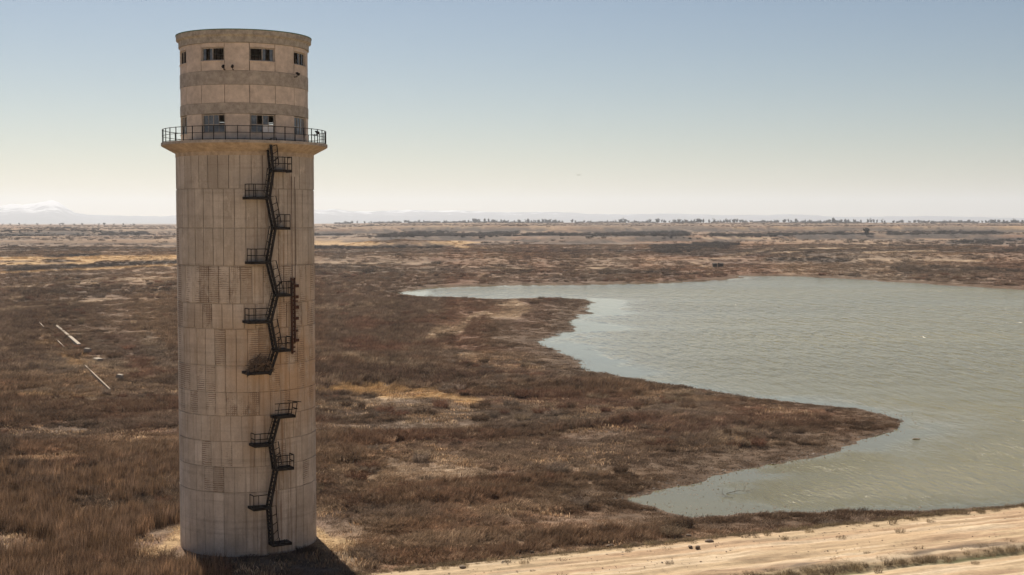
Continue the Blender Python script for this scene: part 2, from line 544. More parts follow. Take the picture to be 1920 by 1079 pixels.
def plain(name, col, rough=.8, var=.25, scale=6, metal=0, spec=.3, bmp=.3, second=None):
    m, nt, b, _ = new_mat(name)
    p = geo_pos(nt)
    f = noise(nt, p, scale, 6, .7)
    c2 = second or tuple(q * (1 - var) for q in col)
    c = ramp(nt, f, [(.32, c2), (.68, tuple(min(1, q * (1 + var * .6)) for q in col))])
    nt.links.new(c, b.inputs['Base Color'])
    b.inputs['Roughness'].default_value = rough
    b.inputs['Metallic'].default_value = metal
    b.inputs['Specular IOR Level'].default_value = spec
    if bmp:
        bump(nt, b, f, bmp, .03)
    return m


MAT_RENDER = plain('pinkish_render', (.61, .525, .445), .9, .25, 1.6, spec=.15)
MAT_BAND = plain('grey_concrete_band', (.41, .37, .32), .92, .35, 2.2, spec=.15, bmp=.5)
MAT_CORNICE = plain('dark_cornice_concrete', (.40, .37, .315), .92, .4, 2.6, spec=.15, bmp=.6)
MAT_SLAB = plain('balcony_concrete', (.45, .365, .27), .92, .35, 2.0, spec=.15, bmp=.5)
MAT_ROOF = plain('roof_felt', (.10, .19, .135), .9, .3, 2)  # green of the lens fringe along the rim put into the felt colour
MAT_IRON = plain('rusted_dark_iron', (.014, .011, .010), .75, .4, 14, spec=.3, bmp=.2)
MAT_RUST = plain('red_rust_iron', (.085, .038, .024), .85, .5, 9, spec=.2)
MAT_WOODF = plain('grey_window_frame', (.42, .38, .33), .8, .3, 8)
MAT_INNER = plain('dark_interior_plaster', (.16, .14, .12), .95, .3, 2)
MAT_BLOCK = plain('pale_precast_concrete', (.34, .28, .215), .9, .2, 3)
MAT_KERB = plain('dull_kerb_concrete', (.27, .21, .15), .9, .35, 1.2)
MAT_STONE = plain('brown_fieldstone', (.17, .125, .09), .9, .4, 5, bmp=.6)
MAT_WOOD = plain('dead_branch_wood', (.17, .12, .082), .9, .4, 8)
MAT_HUT = plain('dark_brown_boards', (.045, .028, .020), .9, .3, 3)
MAT_BIRD = plain('dark_feathers', (.03, .028, .027), .8, .2, 20)
MAT_WHITE = plain('sky_white_pane', (.75, .76, .76), .6, .12, 6, bmp=0)  # white put on two panes stands in for sky seen through
MAT_DARKSTONE = plain('wet_shore_stone', (.13, .092, .065), .7, .35, 8, bmp=.4)

MAT_GLASS, nt, b, _ = new_mat('bluish_window_glass')
b.inputs['Base Color'].default_value = (.10, .125, .16, 1)
b.inputs['Roughness'].default_value = .18
b.inputs['Specular IOR Level'].default_value = .6
f = noise(nt, geo_pos(nt), 2.2, 4, .6)
nt.links.new(ramp(nt, f, [(.35, (.05, .062, .08)), (.65, (.16, .19, .235))]), b.inputs['Base Color'])  # blue of the reflected sky put into the pane colour

# water: silty, ruffled by the wind except in the lee of the shore
MAT_WATER, nt, b, _ = new_mat('silty_water')
at = nd(nt, 'ShaderNodeAttribute', attribute_name='calm')
p = geo_pos(nt)
wv1 = noise(nt, mapping(nt, p, (2.0, .62, 1), rot=(0, 0, math.radians(24))), 1.0, 5, .62)
wv2 = noise(nt, mapping(nt, p, (.55, .17, 1), rot=(0, 0, math.radians(18))), 1.0, 3, .5)
gust = noise(nt, mapping(nt, p, (.006, .028, 1), rot=(0, 0, math.radians(4))), 1.0, 4, .6)
wv3 = noise(nt, mapping(nt, p, (.36, .060, 1), rot=(0, 0, math.radians(12))), 1.0, 4, .65)
fe = nd(nt, 'ShaderNodeAttribute', attribute_name='fetch').outputs['Fac']
nf_ = math_n(nt, 'SUBTRACT', 1.0, fe, True)
hgt = math_n(nt, 'ADD', math_n(nt, 'ADD', math_n(nt, 'MULTIPLY', math_n(nt, 'MULTIPLY', wv1, nf_), .42), math_n(nt, 'MULTIPLY', wv2, rng_map(nt, fe, 0, 1, .42, 1.3))),
             math_n(nt, 'MULTIPLY', wv3, rng_map(nt, fe, 0, 1, .5, 2.6)))
hgt = math_n(nt, 'SUBTRACT', hgt, math_n(nt, 'ADD', math_n(nt, 'ADD', math_n(nt, 'MULTIPLY', nf_, .21), rng_map(nt, fe, 0, 1, .21, .65)), rng_map(nt, fe, 0, 1, .25, 1.3)))
amp = math_n(nt, 'MULTIPLY', rng_map(nt, gust, .35, .65, .45, 1.45), math_n(nt, 'SUBTRACT', 1.0, at.outputs['Fac'], True))
hgt = math_n(nt, 'MULTIPLY', hgt, amp)
silt = noise(nt, mapping(nt, p, (.006, .022, 1)), 1.0, 4, .6)
nt.links.new(ramp(nt, silt, [(.35, (.124, .110, .048)), (.65, (.166, .144, .062))]), b.inputs['Base Color'])
nt.links.new(rng_map(nt, at.outputs['Fac'], 0, 1, .16, .06), b.inputs['Roughness'])
nt.links.new(rng_map(nt, at.outputs['Fac'], 0, 1, .25, .6), b.inputs['Specular IOR Level'])
b.inputs['IOR'].default_value = 1.33
bump(nt, b, hgt, 1.0, .9)

# dam slope: compacted sandy clay with wheel tracks along it and a weedy ditch
MAT_BANK, nt, b, _ = new_mat('sandy_dam_slope')
at = nd(nt, 'ShaderNodeAttribute', attribute_name='tint')
p = geo_pos(nt)
rz = math.atan2(E[1], E[0])
pl = mapping(nt, p, (1, 1, 1), rot=(0, 0, -rz))
f1 = noise(nt, mapping(nt, pl, (.10, 1.5, 1)), 1.0, 7, .68)
f2 = noise(nt, p, 2.6, 7, .72)
f3 = noise(nt, mapping(nt, pl, (.05, .5, 1)), 1.0, 4, .6)
k = math_n(nt, 'MULTIPLY', rng_map(nt, f1, .3, .7, .72, 1.22), rng_map(nt, f2, .3, .7, .78, 1.16))
vv = nd(nt, 'ShaderNodeVectorMath', operation='SCALE')
nt.links.new(at.outputs['Color'], vv.inputs[0])
nt.links.new(k, vv.inputs['Scale'])
c = mixc(nt, rng_map(nt, f3, .48, .66, 0, .55), vv.outputs[0], mixc(nt, .6, vv.outputs[0], (.42, .27, .16)))
f4 = noise(nt, p, 7, 4, .7)
c = mixc(nt, rng_map(nt, f4, .62, .70, 0, .55), c, (.16, .11, .07))
nt.links.new(c, b.inputs['Base Color'])
b.inputs['Roughness'].default_value = .95
b.inputs['Specular IOR Level'].default_value = .15
bump(nt, b, math_n(nt, 'ADD', f1, math_n(nt, 'MULTIPLY', f2, .5)), .5, .12)

MAT_MOUNT, nt, b, _ = new_mat('mountain_rock_and_snow')
p = geo_pos(nt)
sp_ = nd(nt, 'ShaderNodeSeparateXYZ')
nt.links.new(p, sp_.inputs[0])
f = noise(nt, p, .004, 8, .65)
hsn = math_n(nt, 'ADD', rng_map(nt, sp_.outputs[2], 40, 260, 0, .45), f)
nt.links.new(ramp(nt, hsn, [(.55, (.10, .10, .11)), (.72, (.16, .16, .17)), (.82, (.55, .55, .57))]), b.inputs['Base Color'])
b.inputs['Roughness'].default_value = 1


# ------------------------------------------------------------------ mesh builder and scene bookkeeping
class MB:
    def __init__(self):
        self.v, self.f, self.s = [], [], []

    def add(self, vs, fs, smooth=False):
        o = len(self.v)
        self.v += [tuple(q) for q in vs]
        self.f += [tuple(i + o for i in q) for q in fs]
        self.s += [smooth] * len(fs)

    def box(self, lo, hi):
        x0, y0, z0 = lo; x1, y1, z1 = hi
        self.add([(x0, y0, z0), (x1, y0, z0), (x1, y1, z0), (x0, y1, z0), (x0, y0, z1), (x1, y0, z1), (x1, y1, z1), (x0, y1, z1)],
                 [(0, 3, 2, 1), (4, 5, 6, 7), (0, 1, 5, 4), (1, 2, 6, 5), (2, 3, 7, 6), (3, 0, 4, 7)])

    def bar(self, a, b, w, h=None, up=(0, 0, 1)):
        a, b = Vector(a), Vector(b)
        h = h or w
        d = (b - a).normalized()
        up = Vector(up)
        if abs(d.dot(up)) > .98:
            up = Vector((0, 1, 0))
        s = d.cross(up).normalized()
        t = s.cross(d).normalized()
        vs = []
        for q in (a, b):
            for i, j in ((-1, -1), (1, -1), (1, 1), (-1, 1)):
                vs.append(q + s * i * w / 2 + t * j * h / 2)
        self.add(vs, [(3, 2, 1, 0), (4, 5, 6, 7), (0, 1, 5, 4), (1, 2, 6, 5), (2, 3, 7, 6), (3, 0, 4, 7)])

    def tube(self, pts, r, n=6, closed=False):
        pts = [Vector(q) for q in pts]
        o = len(self.v)
        m = len(pts)
        rs = r if isinstance(r, (list, tuple)) else [r] * m
        for i, q in enumerate(pts):
            d = (pts[(i + 1) % m] - pts[i - 1]) if closed else (pts[min(i + 1, m - 1)] - pts[max(i - 1, 0)])
            d.normalize()
            up = Vector((0, 0, 1)) if abs(d.z) < .95 else Vector((1, 0, 0))
            s = d.cross(up).normalized()
            t = s.cross(d)
            for k in range(n):
                a = 2 * math.pi * k / n
                self.v.append(tuple(q + (s * math.cos(a) + t * math.sin(a)) * rs[i]))
        for i in range(m if closed else m - 1):
            j = (i + 1) % m
            for k in range(n):
                l = (k + 1) % n
                self.f.append((o + i * n + k, o + i * n + l, o + j * n + l, o + j * n + k))
                self.s.append(True)
        if not closed:
            self.f += [tuple(o + k for k in range(n))[::-1], tuple(o + (m - 1) * n + k for k in range(n))]
            self.s += [False, False]

    def arc(self, a0, a1, r0, r1, z0, z1, seg=2, bevel=0.0):
        """curved block about the z axis; angle 0 faces -Y, grows towards +X"""
        o = len(self.v)
        for i in range(seg + 1):
            a = a0 + (a1 - a0) * i / seg
            sx, cx = math.sin(a), -math.cos(a)
            for r, z in ((r0, z0), (r1, z0 + bevel), (r1, z1 - bevel), (r0, z1)):
                e = 0
                if bevel and r == r1:
                    e = bevel / r1 * (1 if i == 0 else -1 if i == seg else 0)
                self.v.append((math.sin(a + e) * r, -math.cos(a + e) * r, z))
        for i in range(seg):
            p, q = o + i * 4, o + i * 4 + 4
            for k in range(4):
                l = (k + 1) % 4
                self.f.append((p + k, q + k, q + l, p + l)[::-1])
                self.s.append(False)
        self.f += [(o + 3, o + 2, o + 1, o)[::-1], tuple(o + seg * 4 + k for k in (3, 2, 1, 0))]
        self.s += [False, False]

    def lathe(self, prof, n=96, closed_prof=True):
        o = len(self.v)
        m = len(prof)
        for i in range(n):
            a = 2 * math.pi * i / n
            for r, z in prof:
                self.v.append((math.sin(a) * r, -math.cos(a) * r, z))
        for i in range(n):
            j = (i + 1) % n
            for k in range(m if closed_prof else m - 1):
                l = (k + 1) % m
                self.f.append((o + i * m + k, o + i * m + l, o + j * m + l, o + j * m + k))
                self.s.append(False)

    def mesh(self, name, mat=None, attrs=None):
        me = bpy.data.meshes.new(name)
        me.from_pydata(self.v, [], self.f)
        me.polygons.foreach_set('use_smooth', self.s)
        if mat:
            me.materials.append(mat)
        me.update()
        return me

    def obj(self, name, mat, parent=None, loc=None, rotz=None):
        me = self.mesh(name, mat)
        bm_fix(me)
        return link(name, me, parent, loc, rotz)


def bm_fix(me):
    import bmesh
    bm = bmesh.new()
    bm.from_mesh(me)
    bmesh.ops.recalc_face_normals(bm, faces=bm.faces)
    bm.to_mesh(me)
    bm.free()


def link(name, data, parent=None, loc=None, rotz=None):
    o = bpy.data.objects.new(name, data)
    COL.objects.link(o)
    if parent:
        o.parent = parent
    if loc is not None:
        o.location = loc
    if rotz is not None:
        o.rotation_euler = (0, 0, rotz)
    return o


def thing(name, label, cat, loc=(0, 0, 0), rotz=0, group=None):
    return tag(link(name, None, None, loc, rotz), label, cat, group)


def tag(o, label, cat, group=None):
    o['label'] = label
    o['category'] = cat
    if group:
        o['group'] = group
    return o


def np_mesh(name, verts, quads, mat, smooth=True, attrs=()):
    me = bpy.data.meshes.new(name)
    me.vertices.add(len(verts))
    me.vertices.foreach_set('co', np.asarray(verts, np.float32).ravel())
    if len(quads):
        quads = np.asarray(quads, np.int32)
        w = quads.shape[1]
        me.loops.add(quads.size)
        me.loops.foreach_set('vertex_index', quads.ravel())
        me.polygons.add(len(quads))
        me.polygons.foreach_set('loop_start', np.arange(0, quads.size, w, dtype=np.int32))
        me.polygons.foreach_set('loop_total', np.full(len(quads), w, np.int32))
        me.polygons.foreach_set('use_smooth', np.full(len(quads), smooth))
    for nm, typ, data in attrs:
        a = me.attributes.new(nm, typ, 'POINT')
        key = {'FLOAT': 'value', 'INT': 'value', 'FLOAT_COLOR': 'color', 'FLOAT_VECTOR': 'vector'}[typ]
        a.data.foreach_set(key, np.asarray(data, np.int32 if typ == 'INT' else np.float32).ravel())
    if mat:
        me.materials.append(mat)
    me.update()
    me.validate()
    return me


def grid_quads(nr, nc, wrap=False):
    i, j = np.meshgrid(np.arange(nr - 1), np.arange(nc if wrap else nc - 1), indexing='ij')
    k = (j + 1) % nc
    return np.stack([i * nc + j, i * nc + k, (i + 1) * nc + k, (i + 1) * nc + j], -1).reshape(-1, 4)


def rgba(c):
    return np.concatenate([c, np.ones(c.shape[:-1] + (1,))], -1)


# ------------------------------------------------------------------ ground
azs = np.radians(np.concatenate([np.arange(-180, -33, 4), np.arange(-32, 32.01, .15), np.arange(36, 180, 4)]))
rs = np.concatenate([np.geomspace(3, 68, 24)[:-1], np.geomspace(68, 900, 290)[:-1], np.geomspace(900, 4600, 190)[:-1], np.geomspace(4600, 23500, 26)])
RR, AA = np.meshgrid(rs, azs, indexing='ij')
X, Y = RR * np.sin(AA), RR * np.cos(AA)
SD = shore_dist(X, Y)
Z = ground_z(X, Y, SD)
tint, _t = scrub_colour(X, Y, Z, SD)
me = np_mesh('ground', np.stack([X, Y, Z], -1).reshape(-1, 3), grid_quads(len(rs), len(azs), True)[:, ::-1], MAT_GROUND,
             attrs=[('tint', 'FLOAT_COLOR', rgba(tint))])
o = link('ground', me)
o['kind'] = 'structure'

# ------------------------------------------------------------------ dam slope
us = np.concatenate([np.array([-700, -300, -120, -60]), np.arange(-30, 75, .3), np.array([80, 100, 160, 320, 700])])
vs_ = np.concatenate([np.array([-6, -3]), np.arange(-1.5, 34, .14), np.arange(34.5, 40, .5), np.linspace(40.5, V_CAM - 1.5, 22), V_CAM + np.array([0, 3, 7.5, 8.5, 30, 63])])
UU, VV = np.meshgrid(us, vs_, indexing='ij')
BX, BY = P0[0] + UU * E[0] + VV * N[0], P0[1] + UU * E[1] + VV * N[1]
near = sstep(-1.5, 3, VV) * sstep(42, 34, VV)
rut = np.zeros_like(VV)
wv = VV + .35 * (fbm(UU / 14, VV * 0, 5, 3) - .5) * 4
for c0, w0, d0 in ((3.4, .35, .10), (5.0, .35, .10), (9.6, .5, .12), (11.2, .4, .10), (20.5, .4, .1), (22.2, .4, .1), (27, .5, .12)):
    rut -= d0 * np.exp(-((wv - c0) / w0) ** 2)
ditch = np.exp(-((wv - 15.4) / 1.0) ** 2)
BZ = bank_z(VV) + near * (rut - .28 * ditch + .5 * np.exp(-((wv - 12.8) / 1.5) ** 2) * fbm(UU / 3, VV / 1.5, 8, 3)
                          + .35 * (fbm(UU / 6, VV / 1.6, 3, 4) - .5) + .10 * (fbm(UU / .8, VV / .5, 4, 2) - .5))
bt = np.broadcast_to(np.array((.42, .315, .20)), VV.shape + (3,)).copy()
nb = fbm(UU / 9, VV / 1.3, 12, 4)
bt = mix(bt, np.array((.38, .26, .165)), sstep(.45, .65, nb) * .8)
bt = mix(bt, np.array((.55, .44, .31)), sstep(.52, .68, fbm(UU / 12 + 5, VV / .9, 14, 4)) * .8)
bt = mix(bt, np.array((.28, .20, .125)), sstep(.5, .66, fbm(UU / 7, VV / 1.2 + 9, 15, 4)) * sstep(6.5, 9, wv) * sstep(15, 12.5, wv) * .9)
bt = mix(bt, np.array((.10, .095, .045)), np.clip(ditch * (1.25 - .9 * fbm(UU / 3, VV, 17, 3)), 0, 1) * sstep(-2, 14, UU - 4))
bt = mix(bt, np.array((.13, .10, .075)), np.exp(-((wv - 13.3) / .9) ** 2) * sstep(.45, .6, fbm(UU / 4, VV, 18, 3)) * .9)
bt = mix(bt, np.array((.17, .125, .07)), sstep(1.2, -.2, VV + 1.4 * (fbm(UU / 2, VV, 19, 3) - .5)) * .9)
me = np_mesh('dam_slope', np.stack([BX, BY, BZ], -1).reshape(-1, 3), grid_quads(len(us), len(vs_)), MAT_BANK, attrs=[('tint', 'FLOAT_COLOR', rgba(bt))])
bm_fix(me)
o = link('dam_slope', me)
o['kind'] = 'structure'


def bank_at(u, v):
    p = hit(u, v)
    return p


# ------------------------------------------------------------------ water
wr = np.geomspace(95, 1200, 260)
wa = np.radians(np.arange(-8, 60, .2))
RR, AA = np.meshgrid(wr, wa, indexing='ij')
WX, WY = RR * np.sin(AA), RR * np.cos(AA)
WS = shore_dist(WX, WY)
lee = shore_dist(WX - 26, WY + 3)                       # land upwind (to the left) shelters the water
lee_n = sstep(.40, .60, fbm(WX / 14, WY / 14, 151, 4))
calm = np.clip(np.exp(-np.maximum(-WS, 0) / 2.2) * .9 + np.exp(-np.maximum(-WS, 0) / 26) * sstep(150, 260, RR) * sstep(.22, .06, AA) * .8
               + np.exp(-np.maximum(-WS, 0) / 9) * sstep(.22, .12, AA) * sstep(150, 130, RR) * .8
               + sstep(-9, 6, shore_dist(WX - 9, WY)) * .75 * lee_n, 0, .97)
wv_, wi = np.stack([WX, WY, np.full_like(WX, WATER_Z)], -1).reshape(-1, 3), grid_quads(len(wr), len(wa))
keep = (WS.ravel()[wi] < 6).any(1)
_, wdv = dam_uv(WX, WY)
keep &= (wdv.ravel()[wi] < 3).all(1)
wi = wi[keep]
used = np.unique(wi)
lut = np.zeros(len(wv_), int); lut[used] = np.arange(len(used))
me = np_mesh('lake_water', wv_[used], lut[wi][:, ::-1], MAT_WATER, attrs=[('calm', 'FLOAT', calm.ravel()[used]), ('fetch', 'FLOAT', sstep(110, 330, RR).ravel()[used])])
o = link('lake_water', me)
o['kind'] = 'structure'

# ------------------------------------------------------------------ mountains on the horizon
PROF = [(-900, 402), (-500, 396), (-200, 400), (0, 391), (22, 387), (45, 389), (60, 386), (78, 384), (98, 379.5), (112, 384), (125, 392), (140, 400), (165, 404.5),
        (230, 406), (300, 407), (330, 405), (420, 402), (540, 398), (590, 395), (628, 393), (660, 398), (700, 397.5), (735, 396), (765, 394), (800, 396), (850, 395.5),
        (900, 398), (1000, 398.5), (1040, 397.5), (1100, 402), (1180, 403), (1260, 401), (1330, 404), (1440, 404.5), (1480, 403), (1540, 406),
        (1590, 408.5), (1640, 407), (1750, 406.5), (1850, 409), (1920, 410), (2300, 406), (3000, 409)]
pu = np.array([q[0] for q in PROF]); pv = np.array([q[1] for q in PROF])
mu = np.arange(-900, 3000, 4.0)
D0 = 18500.0
ridge = (414.5 - np.interp(mu, pu, pv)) / FPX * D0 * np.sqrt(1 + ((mu - 960) / FPX) ** 2) + CAM_Z
ridge = ridge + (fbm(mu / 16, mu * 0, 77, 4) - .5) * 16
ta = np.arctan((mu - 960) / FPX)
depth = np.concatenate([np.linspace(-3800, 0, 16), np.linspace(300, 3300, 8)])
MU, MD = np.meshgrid(ta, depth, indexing='ij')
prof = np.where(MD < 0, (1 + MD / 3800), np.clip(1 - MD / 3300, 0, 1)) ** 1.25
hgt = ridge[:, None] * prof * (1 + .5 * (fbm(MU * 60, MD / 700, 78, 4) - .5) * (np.abs(MD) > 1)) - 30 * (1 - prof) - 25 * (prof < .02)
MR = D0 + MD
me = np_mesh('mountains', np.stack([MR * np.sin(MU), MR * np.cos(MU), hgt], -1).reshape(-1, 3), grid_quads(len(mu), len(depth)), MAT_MOUNT)
bm_fix(me)
o = link('mountains', me)
o['kind'] = 'structure'

# ------------------------------------------------------------------ air
mb = MB()
mb.box((-24500, -24500, -36), (24500, 24500, 420))
MAT_HAZE = bpy.data.materials.new('hazy_air')
MAT_HAZE.use_nodes = True
nt = MAT_HAZE.node_tree
nt.nodes.clear()
out = nd(nt, 'ShaderNodeOutputMaterial')
pvl = nd(nt, 'ShaderNodeVolumePrincipled')
pvl.inputs['Color'].default_value = (.76, .83, .93, 1)
pvl.inputs['Density'].default_value = 6.0e-5
pvl.inputs['Anisotropy'].default_value = .25
nt.links.new(pvl.outputs[0], out.inputs['Volume'])
o = mb.obj('haze', MAT_HAZE)
o['kind'] = 'stuff'

# ------------------------------------------------------------------ the tower
R_SHAFT, R_HEAD, R_BALC = 5.055, 4.66, 6.06
T = thing('concrete_tower', 'tall round weathered concrete intake tower with balcony and zigzag iron stairs', 'tower',
          (TOWER[0], TOWER[1], 0), T_ROT)


def tz(v, rr=R_SHAFT):
    """height on the tower's front of a row of the photograph"""
    d = ray(463.5, v)
    return CAM_Z + d[2] / math.hypot(d[0], d[1]) * (T_DIST - rr)


rows = [tz(q) for q in (288, 354, 428, 499, 570, 617, 686, 736, 780, 828, 876, 924)] + [-.6]
Z_TOP = rows[0]
mb = MB()
mb.lathe([(R_SHAFT - .5, -1.2), (R_SHAFT - .07, -1.2), (R_SHAFT - .07, Z_TOP), (R_SHAFT - .5, Z_TOP)], 96)
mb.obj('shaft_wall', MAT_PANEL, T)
back = MB()
NP = 40
pa = 2 * math.pi / NP
rr_ = random.Random(3)
for k in range(12):
    z1, z0 = rows[k] - .02, rows[k + 1] + .02
    mb = MB()
    jg = .0022 if k < 6 else .0009
    mb.arc(-pa / 2 + jg, pa / 2 - jg, R_SHAFT - .16, R_SHAFT, z0, z1, 3, .016 if k < 6 else .010)
    me = mb.mesh('panel', MAT_PANEL)
    bm_fix(me)
    off = rr_.choice((0, 0, .25, .5)) * pa + rr_.uniform(-.01, .01)
    for j in range(NP):
        a = (j - NP // 2) * pa + off
        a = (a + math.pi) % (2 * math.pi) - math.pi
        if abs(a) < math.radians(96):
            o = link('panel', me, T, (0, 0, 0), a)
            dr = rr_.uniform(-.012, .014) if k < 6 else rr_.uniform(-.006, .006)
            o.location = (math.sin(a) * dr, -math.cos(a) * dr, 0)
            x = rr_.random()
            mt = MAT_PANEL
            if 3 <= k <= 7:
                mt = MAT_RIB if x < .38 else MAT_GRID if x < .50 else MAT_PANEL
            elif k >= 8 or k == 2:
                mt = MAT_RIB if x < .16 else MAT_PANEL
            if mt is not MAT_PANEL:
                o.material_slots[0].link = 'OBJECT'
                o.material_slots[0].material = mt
        else:
            back.arc(a - pa / 2 + .0022, a + pa / 2 - .0022, R_SHAFT - .16, R_SHAFT, z0, z1, 2, .016)
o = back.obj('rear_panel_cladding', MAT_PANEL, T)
o['kind'] = 'stuff'

# balcony: a ring slab, thicker towards the wall
ZB_TOP, ZB_EDGE = tz(263, R_BALC), tz(268.5, R_BALC)
mb = MB()
mb.lathe([(R_HEAD - .6, ZB_TOP), (R_BALC, ZB_TOP), (R_BALC, ZB_EDGE), (R_SHAFT + .02, Z_TOP + .15), (R_SHAFT + .02, Z_TOP - .12), (R_HEAD - .6, Z_TOP - .12)], 96)
mb.obj('balcony_slab', MAT_SLAB, T)
mb = MB()
mb.lathe([(R_BALC - .04, ZB_TOP - .16), (R_BALC + .035, ZB_TOP - .16), (R_BALC + .035, ZB_TOP + .03), (R_BALC - .04, ZB_TOP + .03)], 96)
mb.obj('balcony_edge', MAT_BAND, T)

# balcony railing: three hoops and the posts between them
rail = MB()
RRAIL = R_BALC - .08
for h in (.06, .52, .98):
    rail.tube([(math.sin(2 * math.pi * i / 72) * RRAIL, -math.cos(2 * math.pi * i / 72) * RRAIL, ZB_TOP + h + .03) for i in range(72)], .026 if h > .9 else .02, 6, True)
rl = rail.obj('railing', MAT_IRON, T)
pm = MB()
pm.bar((0, 0, 0), (0, 0, 1.04), .05)
pme = pm.mesh('railing_post', MAT_IRON)
bm_fix(pme)
for i in range(44):
    a = 2 * math.pi * (i + .4) / 44
    link('railing_post', pme, rl, (math.sin(a) * RRAIL, -math.cos(a) * RRAIL, ZB_TOP), a)

# head: three storeys of rendered wall between two grey bands
ZH = {n: tz(v, R_HEAD) for n, v in dict(wl0=249, wl1=214, b10=213, b11=193.5, b20=158.5, b21=133, wu0=114, wu1=88.5, cor=80, roof=57).items()}
WIN_A = [math.radians(16.0 + 45 * i) for i in range(-4, 4)]
WH = math.radians(11.6)


def ring(name, z0, z1, r0, r1, mat):
    m = MB()
    m.lathe([(r0, z0), (r1, z0), (r1, z1), (r0, z1)], 96)
    return m.obj(name, mat, T)


RI = R_HEAD - .32
ring('lower_band', ZH['b10'], ZH['b11'], RI, R_HEAD + .03, MAT_BAND)
ring('upper_band', ZH['b20'], ZH['b21'], RI, R_HEAD + .03, MAT_BAND)
ring('cornice', ZH['cor'], ZH['cor'] + .42, RI, R_HEAD + .10, MAT_CORNICE)
mb = MB()
zc = ZH['cor'] + .42
mb.lathe([(RI, zc), (R_HEAD + .10, zc), (R_HEAD + .27, zc + .12), (R_HEAD + .28, ZH['roof']), (RI, ZH['roof'])], 96)
mb.obj('roof_edge', MAT_CORNICE, T)
mb = MB()
mb.lathe([(.01, ZH['roof'] + .12), (R_HEAD + .31, ZH['roof'] + .002), (R_HEAD + .31, ZH['roof'] + .06), (.01, ZH['roof'] + .3)], 96)
mb.obj('roof', MAT_ROOF, T)
for zf in (Z_TOP + .05, (ZH['b20'] + ZH['b21']) / 2 - .1):
    mb = MB()
    mb.lathe([(.01, zf), (RI - .01, zf), (RI - .01, zf + .18), (.01, zf + .18)], 64)
    mb.obj('inner_floor', MAT_INNER, T)
mb = MB()
mb.lathe([(.01, ZH['cor'] + .2), (RI - .01, ZH['cor'] + .2), (RI - .01, ZH['cor'] + .35), (.01, ZH['cor'] + .35)], 64)
mb.obj('inner_ceiling', MAT_INNER, T)

pieces = {}


def head_panel(key, a, ha, z0, z1):
    if key not in pieces:
        m = MB()
        m.arc(-ha + .0022, ha - .0022, RI, R_HEAD, z0 + .004, z1 - .004, 6, .012)
        pieces[key] = m.mesh('wall_panel', MAT_RENDER)
        bm_fix(pieces[key])
    o = link('wall_panel', pieces[key], T, (0, 0, 0), a)
    return o


PH = math.radians(22.5) - WH
for a in WIN_A:
    pier = a + math.radians(22.5)
    head_panel('mid_w', a, WH, ZH['b11'], ZH['b20'])
    head_panel('mid_p', pier, PH, ZH['b11'], ZH['b20'])
    head_panel('low_p', pier, PH, ZB_TOP, ZH['b10'])
    head_panel('low_s', a, WH, ZB_TOP, ZH['wl0'])
    head_panel('up_p', pier, PH, ZH['b21'], ZH['cor'])
    head_panel('up_s', a, WH, ZH['b21'], ZH['wu0'])
    head_panel('up_l', a, WH, ZH['wu1'], ZH['cor'])


def window(a, z0, z1, kind, seed):
    rw = random.Random(seed)
    m = MB()
    rf0, rf1 = R_HEAD - .22, R_HEAD - .12
    ha = WH - .003
    t = .07 / R_HEAD
    m.arc(-ha, -ha + t, rf0, rf1, z0 + .01, z1 - .01, 1)
    m.arc(ha - t, ha, rf0, rf1, z0 + .01, z1 - .01, 1)
    m.arc(-ha + t, ha - t, rf0, rf1, z0 + .01, z0 + .08, 4)
    m.arc(-ha + t, ha - t, rf0, rf1, z1 - .08, z1 - .01, 4)
    w = m.obj('window', MAT_WOODF, T, (0, 0, 0), a)
    n = 4 if kind == 'low' else 6
    edges = [-ha + t + (2 * ha - 2 * t) * i / n for i in range(n + 1)]
    for i in range(1, n):
        b_ = MB()
        thick = (.05 if i * 2 == n else .028) / R_HEAD
        b_.arc(edges[i] - thick / 2, edges[i] + thick / 2, rf0 + .02, rf1 - .01, z0 + .08, z1 - .08, 1)
        b_.obj('mullion', MAT_WOODF if (i * 2 == n or kind == 'low') else MAT_IRON, w)
    if kind == 'low':
        zm = z0 + (z1 - z0) * .45
        b_ = MB()
        for i in range(n):
            b_.arc(edges[i] + .003, edges[i + 1] - .003, rf0 + .02, rf1 - .02, zm - .025, zm + .025, 1)
        b_.obj('transom', MAT_WOODF, w)
        for i in range(n):
            for q, (za, zb) in enumerate(((z0 + .08, zm - .025), (zm + .025, z1 - .08))):
                if q == 1 and rw.random() < .3:
                    continue
                b_ = MB()
                b_.arc(edges[i] + .004, edges[i + 1] - .004, rf0 + .04, rf0 + .055, za, zb - rw.choice((0, 0, .0)), 1)
                white = (seed == 1 and i == 2 and q == 0) or (seed == 1 and i == 3 and q == 0)
                b_.obj('pane', MAT_WHITE if white else MAT_GLASS, w)
    else:
        for i in range(n):
            if rw.random() < .2:
                b_ = MB()
                b_.arc(edges[i] + .004, edges[i + 1] - .004, rf0 + .04, rf0 + .055, z0 + .08, z1 - .08, 1)
                b_.obj('pane', MAT_GLASS, w)
    s = MB()
    s.arc(-WH - .005, WH + .005, R_HEAD - .11, R_HEAD + .05, z0 - .05, z0 + .005, 4)
    s.obj('window_sill', MAT_RENDER, w)


for i, a in enumerate(WIN_A):
    window(a, ZH['wl0'], ZH['wl1'], 'low', {4: 1}.get(i, 20 + i))
    window(a, ZH['wu0'], ZH['wu1'], 'up', 40 + i)

